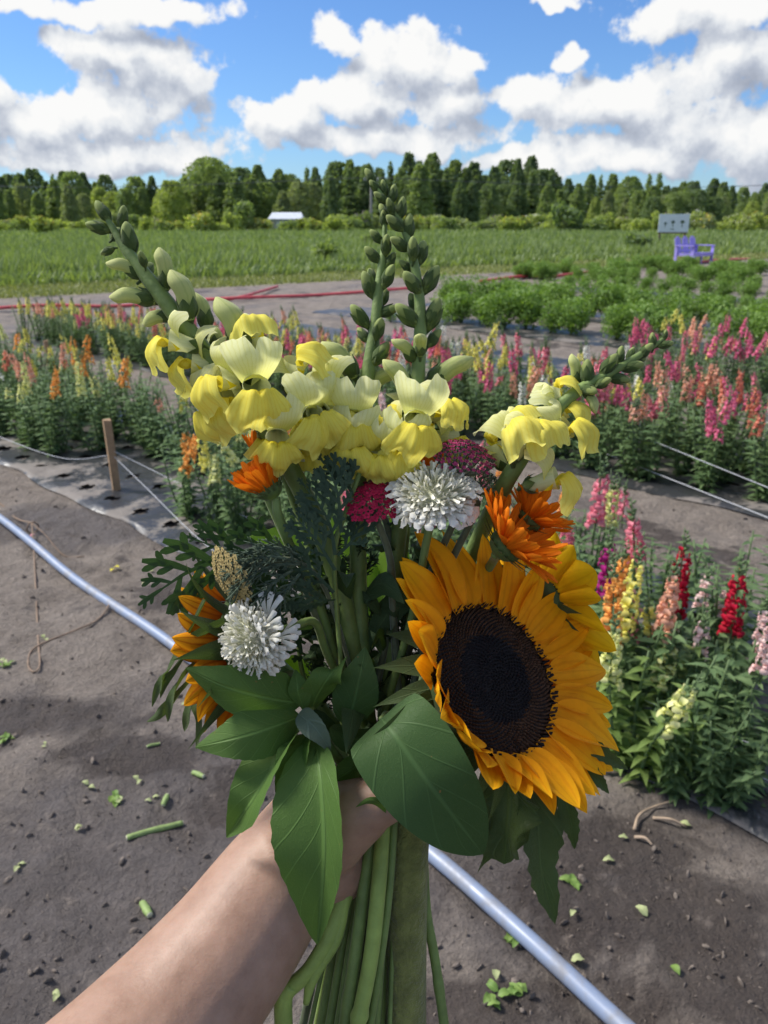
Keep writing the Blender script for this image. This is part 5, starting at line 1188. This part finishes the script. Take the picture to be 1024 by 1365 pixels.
yarrow('bright crimson yarrow head in the middle under the yellow petals', Q(496, 658, .392), Dv(-.10, .68, .70), .0140, M['yarrow_red'], [Q(520, 745, .415), Q(525, 830, .425)], 5, 75, .40, .13)
yarrow('dark crimson yarrow head behind the bright one', Q(508, 638, .425), Dv(.1, .8, .5), .013, M['yarrow_plum'], [Q(520, 720, .43), Q(520, 820, .43)], 8, 60, .4, .12)
yarrow('tan yarrow head hanging left beside the white pincushion', Q(296, 776, .390), Dv(-.74, -.42, .55), .0165, M['yarrow_tan'], [Q(345, 752, .395), Q(392, 758, .405), Q(425, 830, .42)], 6, 170, .30, .10)
yarrow('green unopened yarrow head beside the right yellow snapdragon stem', Q(655, 632, .412), Dv(.45, .75, .4), .011, M['yarrow_green'], [Q(630, 690, .42), Q(580, 800, .425)], 9, 70, .4, .10)

# ------------------------------------------------------------------ leafy sprigs
def lacy(t, pts, size, mat, side, nl=7, sub=True, ang=.9, w=.09, name='leaf'):
    """deeply cut leaf: rachis with lobes that fork again"""
    C = catmull(pts, nl * 2); m = MB(); side = Vector(side).normalized()
    blade(pts, lambda q: size * .045 * (1.3 - q), side, 12, 2, fold=.1, mb=m)
    for i in range(2, nl * 2 + 1):
        f = i / (nl * 2); T = (C[min(i + 1, nl * 2)] - C[i - 1]).normalized(); S = (side - T * side.dot(T)).normalized(); L = size * (.30 + .45 * math.sin(min(1, f * 1.1) * 3.0)) * ru(.85, 1.1)
        for sg in ((-1, 1) if i < nl * 2 else (0,)):
            if (i + (sg > 0)) % 2 and sg: continue
            d = (T * math.cos(ang) + S * sg * math.sin(ang)).normalized() if sg else T; N = T.cross(S)
            q = [C[i], C[i] + d * L * .5 + N * L * .05, C[i] + d * L + T * L * .15]
            sd = d.cross(N); blade(q, lambda x: L * w * (.75 + .9 * x - 1.1 * max(0, x - .72) / .28 * .9), sd, 5, 2, fold=.15, mb=m)
            if sub:
                for k, (x, s2) in enumerate(((.38, 1), (.55, -1), (.68, 1))):
                    b = q[0].lerp(q[2], x); e_ = (d * .75 + sd * s2 * .7).normalized(); l2 = L * .38; blade([b, b + e_ * l2 * .5, b + e_ * l2], lambda x2: L * w * (.65 + .7 * x2 - 1.0 * max(0, x2 - .7) / .3), e_.cross(N), 4, 2, mb=m)
    return obj(name, m, mat, t)
def feather(t, pts, size, mat, nl=14, name='leaf', spread=.9):
    C = catmull(pts, nl); m = MB(); m.add(*_t(tube(pts, [.0009, .0007, .0003], 5, nl)))
    for i in range(1, nl):
        T = (C[i + 1] - C[i - 1]).normalized()
        for k in range(3):
            d = (T * .8 + V(*[random.gauss(0, 1) for _ in range(3)]).normalized() * spread).normalized(); L = size * ru(.5, 1) * math.sin(math.pi * (.12 + .8 * i / nl)); b = C[i]
            m.add(*_t(tube([b, b + d * L * .5, b + d * L + T * L * .2], [.0005, .0005, .0002], 4, 3)))
            for _ in range(3):
                f = ru(.3, .9); e_ = (d + V(*[random.gauss(0, 1) for _ in range(3)]).normalized() * .8).normalized(); m.add(*_t(tube([b + d * L * f, b + d * L * f + e_ * L * .35], [.0004, .0002], 3, 1)))
    return obj(name, m, mat, t)

# ---- basil-like sprig in front of the wrist
g, e = lower_stem(); t = thing('leafy_basil_sprig', 'leafy green sprig with broad pointed leaves hanging over the wrist', 'leafy sprig', e, BQ)
hub = Q(412, 962, .40)
obj('stem', tube([Q(420, 930, .40), hub, Q(450, 1010, .412), g, g.lerp(e, .5), e], [.0018, .0024, .0026, .0028, .003], 8, 40), M['stem'], t)
def bleaf(pts, wpx, side, fold=.25, cup=0.0, ruf=.06, mat='leaf_basil', asym=0.0, p=.72, tw=0.0, serr=.04):
    P = [Q(*q) for q in pts]; d = pts[1][2]
    return obj('leaf', blade(P, ovate(wpx / FPX * d, p, .10, .85), Dv(*side), 22, 12, fold=fold, cup=cup, ruffle=ruf, rfreq=1.7, phase=wpx, asym=asym, twist=tw, serr=serr), M[mat], t)
bleaf([(402, 938, .40), (355, 930, .388), (300, 915, .382), (247, 890, .383)], 37, (.25, .95, .15), .22)
bleaf([(400, 955, .40), (355, 972, .386), (308, 985, .382), (260, 996, .388)], 34, (-.1, .9, -.25), .25)
bleaf([(402, 972, .40), (372, 1010, .388), (338, 1065, .383), (302, 1117, .388)], 38, (.8, .45, .25), .55, tw=.2)
bleaf([(420, 985, .392), (428, 1040, .374), (433, 1120, .366), (430, 1190, .368), (423, 1260, .376)], 46, (1, .05, .25), .35, asym=-.38, p=.85)
bleaf([(414, 950, .40), (424, 925, .392), (440, 900, .388), (463, 874, .392)], 24, (.75, .6, .1), .25)
bleaf([(462, 968, .405), (472, 935, .398), (480, 900, .394), (487, 862, .398)], 29, (1, -.05, .1), .18, mat='leaf_big')
bleaf([(398, 952, .392), (412, 962, .386), (428, 980, .383), (441, 1003, .385)], 15, (.7, .7, 0), .4, mat='leaf_grey')
bleaf([(500, 1000, .41), (480, 1018, .40), (455, 1035, .398), (430, 1052, .40)], 17, (.4, .9, 0), .3)
bleaf([(408, 935, .405), (395, 915, .402), (380, 900, .402), (366, 885, .405)], 14, (.7, -.7, .2), .3, mat='leaf_grey')
bleaf([(400, 930, .41), (365, 912, .405), (330, 902, .405), (300, 890, .408)], 26, (.2, .9, -.2), .2, mat='leaf_big')
bleaf([(408, 980, .395), (398, 1005, .387), (384, 1035, .384), (370, 1068, .388)], 22, (.9, .3, .2), .5, ruf=.12)
bleaf([(415, 985, .398), (408, 1010, .39), (405, 1035, .388), (398, 1060, .39)], 20, (.9, .2, .4), .5, ruf=.12)
bleaf([(405, 945, .395), (398, 925, .39), (396, 910, .39), (394, 892, .393)], 15, (1, 0, .2), .3)
bleaf([(440, 970, .41), (470, 985, .405), (492, 980, .404), (512, 962, .406)], 20, (.1, .9, .3), .3, mat='leaf_big')
bleaf([(520, 1085, .375), (505, 1070, .372), (490, 1068, .371), (474, 1076, .372)], 5, (0, 1, 0), .3)

# ---- lacy and feathery greenery filling the bouquet
def filler(name, label, cat, pts, r=.0016, mat='stem'):
    g, e = lower_stem(); t = thing(name, label, cat, e, BQ); P = stem_path([Q(*p) for p in pts], g, e); obj('stem', tube(P, r, 7, 36), M[mat], t); return t
t = filler('lacy_leaf_sprig', 'sprig with deeply cut dark green leaves reaching out at the left', 'leafy sprig', [(330, 740, .425), (380, 760, .425), (430, 830, .428)])
lacy(t, [Q(330, 742, .425), Q(290, 748, .415), Q(250, 763, .41), Q(216, 785, .41)], .034, M['leaf_lace'], Dv(.3, 1, .1), 4, True, .78, .075)
lacy(t, [Q(340, 740, .43), Q(315, 735, .425), Q(290, 730, .422), Q(268, 722, .422)], .025, M['leaf_lace'], Dv(.2, 1, .1), 4, True, .78, .075)
lacy(t, [Q(400, 740, .43), Q(370, 728, .425), Q(345, 730, .422), Q(318, 740, .422)], .027, M['leaf_lace'], Dv(.2, 1, .1), 4, True, .78, .075)
for k in range(8): p = (ru(330, 420), ru(735, 880)); lacy(t, [Q(p[0] + 40, p[1] + 20, .435), Q(p[0], p[1], .43), Q(p[0] - 35, p[1] + ru(-25, 25), .43)], .016, M['leaf_lace'], Dv(.3, 1, .2), 5, True, .8, .11)
t = filler('ferny_sprig', 'bluish dark ferny sprig in front of the crimson yarrow', 'leafy sprig', [(485, 615, .40), (462, 680, .398), (447, 730, .40), (448, 800, .41)], .0013)
for pts in ([(447, 740, .395), (440, 700, .393), (425, 672, .393), (408, 650, .396)], [(455, 710, .394), (452, 670, .39), (445, 640, .39), (432, 618, .394)], [(447, 760, .395), (425, 725, .393), (408, 705, .393), (395, 690, .396)], [(470, 660, .395), (462, 640, .393), (456, 622, .395), (452, 608, .398)], [(445, 790, .40), (420, 765, .397), (395, 752, .397), (365, 748, .40)], [(450, 740, .40), (470, 720, .398), (478, 700, .40), (482, 680, .404)], [(447, 800, .40), (430, 800, .397), (405, 795, .397), (380, 800, .40)]): lacy(t, [Q(*p) for p in pts], .017, M['leaf_blue'], Dv(.8, .5, .2), 6, True, .75, .085)
t = filler('feathery_sprig', 'grey-green feathery sprig arching over the tan yarrow', 'leafy sprig', [(310, 765, .388), (350, 748, .39), (400, 750, .398), (440, 800, .41)], .0012, 'yarrow_green')
for pts in ([(400, 752, .395), (360, 755, .387), (325, 775, .384), (305, 800, .387)], [(400, 750, .395), (360, 742, .386), (325, 752, .383), (302, 770, .386)], [(390, 760, .394), (362, 780, .386), (345, 805, .385), (330, 822, .387)], [(410, 745, .40), (370, 730, .39), (335, 735, .386), (308, 748, .388)], [(400, 765, .396), (380, 790, .39), (370, 815, .39), (362, 830, .392)]): feather(t, [Q(*p) for p in pts], .011, M['leaf_grey'], 16, 'leaf', .7)
for sx, lab in ((545, 'fine dark needle-leaved greenery below the white pincushion'), (420, 'fine dark needle-leaved greenery left of the middle stems'), (480, 'fine dark needle-leaved greenery in the middle of the stems')):
    t = filler('needle_sprig', lab, 'leafy sprig', [(sx, 700, .438), (sx - 10, 790, .436), (sx - 20, 880, .434)], .0013)
    for k in range(9):
        p = (sx + ru(-45, 40), ru(700, 920)); feather(t, [Q(sx, p[1] + 40, .437), Q((sx + p[0]) / 2, p[1] + 15, ru(.425, .445)), Q(p[0], p[1], ru(.42, .45))], .010, M['leaf_dark'], 12)
    for k in range(12):
        x, y = sx + ru(-50, 50), ru(690, 940); d_ = ru(.418, .45); o = (ru(-40, 40), ru(-55, 25)); obj('leaf', blade([Q(x, y, d_), Q(x + o[0] * .5, y + o[1] * .6, d_ - .004), Q(x + o[0], y + o[1], d_)], ovate(ru(4, 8) / FPX * .43, .85), Dv(.8, .3, ru(-.5, .5)), 8, 4, fold=.3), M['leaf_dark'], t)
t = filler('broad_lit_leaf', 'bright green backlit leaves behind the stems', 'leafy sprig', [(470, 760, .475), (480, 840, .465)])
for pts, w, sd in (([(450, 800, .475), (430, 760, .478), (390, 725, .48), (330, 716, .482)], 34, (.3, .9, .2)), ([(500, 830, .475), (480, 780, .478), (460, 740, .48), (442, 690, .482)], 30, (1, .1, .1)), ([(510, 840, .475), (520, 790, .478), (525, 740, .48), (520, 690, .482)], 26, (1, .1, .1)), ([(560, 840, .475), (560, 800, .478), (568, 750, .48), (575, 710, .482)], 22, (1, .1, .1)), ([(430, 930, .45), (405, 905, .45), (385, 890, .45), (362, 880, .452)], 22, (.4, .9, .2))):
    obj('leaf', blade([Q(*p) for p in pts], ovate(w / FPX * .47, .75, .1), Dv(*sd), 16, 8, fold=.2, ruffle=.05, serr=.05), M['leaf_lit'], t)
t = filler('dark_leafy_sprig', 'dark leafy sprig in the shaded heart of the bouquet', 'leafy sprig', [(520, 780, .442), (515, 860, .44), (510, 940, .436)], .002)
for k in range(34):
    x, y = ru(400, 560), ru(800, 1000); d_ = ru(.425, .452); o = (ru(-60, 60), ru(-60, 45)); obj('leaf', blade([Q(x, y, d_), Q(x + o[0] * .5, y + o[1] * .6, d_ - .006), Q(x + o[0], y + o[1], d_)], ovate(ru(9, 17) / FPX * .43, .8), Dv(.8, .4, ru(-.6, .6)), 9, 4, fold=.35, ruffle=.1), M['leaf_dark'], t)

# ---- plain cut stems below the hand, one snapped
for i, (pts, r, mt, lab) in enumerate((
    ([(505, 980, .43), (498, 1090, .415), (486, 1180, .405), (474, 1270, .402), (458, 1380, .40), (452, 1430, .40)], .0034, 'stem', 'medium green stem in front, second from the left below the hand'),
    ([(520, 980, .43), (512, 1090, .412), (505, 1180, .400), (494, 1280, .397), (474, 1380, .395), (466, 1430, .395)], .0040, 'stem_pale', 'thick pale green ribbed stem in the front below the hand'),
    ([(530, 980, .43), (526, 1090, .412), (518, 1200, .402), (503, 1310, .40), (488, 1400, .40)], .0020, 'stem', 'thin straight stem right of the thick pale one below the hand'),
    ([(490, 980, .435), (488, 1090, .425), (472, 1180, .42), (466, 1260, .42), (462, 1340, .42)], .0026, 'stem', 'dark thin stem at the back left below the hand'),
    ([(560, 1000, .44), (563, 1110, .432), (568, 1210, .43), (580, 1280, .43), (597, 1400, .43)], .0028, 'stem', 'stem angling out to the right beyond the thick sunflower stem'),
    ([(515, 1000, .44), (515, 1110, .435), (512, 1220, .43), (508, 1330, .43), (502, 1420, .43)], .0032, 'stem_pale', 'stem in shade beside the thick sunflower stem'))):
    P = [Q(*p) for p in pts]; t = thing('flower_stem', lab, 'stem', P[-1], BQ); rb = 3 + i
    obj('stem', tube(P, r, 10, 50, bump=lambda q, th: 1 + .06 * math.cos(4 * th) + .22 * math.exp(-((q - .62 - .03 * rb) / .012) ** 2)), M[mt], t)
P = [Q(500, 1000, .43), Q(480, 1110, .415), Q(462, 1180, .408), Q(440, 1245, .402), Q(412, 1292, .40), Q(384, 1318, .40)]
t = thing('snapped_stem', 'pale green snapped stem with its broken end bent down beside the forearm', 'stem', P[-1], BQ)
obj('stem', tube(P, [.003, .0042, .0046, .0046, .0040, .0042], 10, 44, bump=lambda q, th: 1 + .08 * math.cos(3 * th)), M['stem_pale'], t)
obj('broken_end', tube([Q(388, 1312, .399), Q(378, 1330, .399), Q(378, 1370, .40), Q(380, 1420, .40)], [.0042, .0046, .0046, .0044], 10, 16, bump=lambda q, th: 1 + .08 * math.cos(3 * th)), M['stem_pale'], t)
obj('side_strip', tube([Q(462, 1190, .405), Q(448, 1250, .402), Q(418, 1300, .40), Q(408, 1338, .40)], [.0028, .0034, .0034, .0016], 8, 20), M['stem_pale'], t)

# ------------------------------------------------------------------ the arm and hand
def skin_material():
    m, k, p, o = mat_base('skin'); tc = k.new('ShaderNodeTexCoord').outputs['Object']
    n = k.noise(tc, 35, 4, .6); f = k.noise(tc, 700, 3, .6); c = k.ramp(k.noise(tc, 60, 6, .7), [(.28, (.275, .160, .108)), (.5, (.345, .210, .147)), (.74, (.405, .255, .185))])
    c = k.mix(k.maprange(k.noise(tc, 260, 2), .70, .78, 0, .35), c, (.26, .12, .08))
    k.put(p.inputs['Base Color'], c); p.inputs['Roughness'].default_value = .5; p.inputs['Specular IOR Level'].default_value = .4
    p.inputs['Subsurface Weight'].default_value = .25; p.inputs['Subsurface Radius'].default_value = (.008, .003, .0015); p.inputs['Subsurface Scale'].default_value = .6
    b = k.new('ShaderNodeBump'); b.inputs['Strength'].default_value = .35; b.inputs['Distance'].default_value = .0006
    k.put(b.inputs['Height'], k.math('ADD', k.math('MULTIPLY', f, .6), k.math('MULTIPLY', k.noise(k.vmath('MULTIPLY', tc, (300, 700, 500)), 1, 3), .5))); k.put(p.inputs['Normal'], b.outputs[0]); return m
M['skin'] = skin_material(); M['nail'] = plain('finger_nail', (.55, .33, .27), .3, .08, 40)
def hand():
    m = MB()
    def cap(pts, radii, n=14, flat=1.0): 
        P = [Q(*p) for p in pts]; m.add(*_t(tube(P, radii, n, 30, True, flat)))
        for p, r in ((P[0], radii[0]), (P[-1], radii[-1])): ellipsoid(m, p, [RT * r, UP * r, FW * r], 12, 8)
    # forearm, wrist and hand block
    cap([(-20, 1610, .32), (100, 1500, .335), (212, 1378, .368), (304, 1265, .392), (372, 1168, .412), (415, 1118, .422)], [.042, .0405, .0375, .0335, .0300, .0270], 20)
    cap([(372, 1168, .415), (420, 1112, .424), (452, 1085, .436), (462, 1075, .455)], [.029, .029, .028, .022], 16)
    # thenar and thumb lying across the front of the stems
    cap([(400, 1130, .412), (440, 1102, .400), (478, 1082, .392)], [.024, .0225, .0165], 16); cap([(470, 1086, .389), (505, 1068, .386), (540, 1052, .388), (572, 1046, .398)], [.0150, .0128, .0118, .0098], 14)
    cap([(440, 1150, .418), (452, 1140, .425)], [.022, .021], 14)
    # four fingers round the back, tips coming forward at the right
    for k, (y, r) in enumerate(((1030, .0102), (1065, .0104), (1098, .0098), (1128, .0086))):
        sh = (0, -2, -10, -28)[k]
        cap([(446, y + 6, .446), (470, y, .468), (515 + sh, y - 4, .474), (550 + sh, y - 2, .464), (562 + sh, y + 2, .446), (556 + sh, y + 4, .432)], [r * 1.18, r * 1.1, r * 1.05, r, r * .95, r * .8], 12)
    me = m.mesh('arm'); o = bpy.data.objects.new('tmp', me); COL.objects.link(o)
    rm = o.modifiers.new('r', 'REMESH'); rm.mode = 'VOXEL'; rm.voxel_size = .0022
    sm = o.modifiers.new('s', 'SMOOTH'); sm.iterations = 9; sm.factor = .5
    dg = bpy.context.evaluated_depsgraph_get(); dg.update(); ev = bpy.data.meshes.new_from_object(o.evaluated_get(dg)); bpy.data.objects.remove(o)
    base = Q(-20, 1610, .32); ev.transform(Matrix.Translation(-base)); ev.shade_smooth(); ev.materials.clear(); ev.materials.append(M['skin'])
    p = thing('person', 'bare left forearm and hand holding the bouquet, thumb across the stems', 'person', base)
    ev.name = 'arm'; a = bpy.data.objects.new('arm_and_hand', ev); COL.objects.link(a); a.parent = p
    nl = MB(); ellipsoid(nl, Q(570, 1043, .387), [Dv(1, .2, -.4) * .0065, Dv(-.2, 1, 0) * .0052, Dv(.3, 0, 1) * .0012], 12, 6); obj('thumb_nail', nl, M['nail'], p)
hand()

# ------------------------------------------------------------------ labels: number look-alikes from the left where nothing else tells them apart
def ordinal(n): return f"{n}{'th' if 10 <= n % 100 <= 20 else {1: 'st', 2: 'nd', 3: 'rd'}.get(n % 10, 'th')}"
same = {}
for o in scn.objects:
    if o.parent is None and 'label' in o and 'group' in o and o['group'] != BQ: same.setdefault((o['label'], o['group']), []).append(o)
for (lab, grp), L in same.items():
    if len(L) > 1:
        L.sort(key=lambda o: (o.location - CAM).dot(RT) / max(.1, (o.location - CAM).dot(FW)))
        for i, o in enumerate(L): o['label'] = f'{lab}, {ordinal(i + 1)} from left'
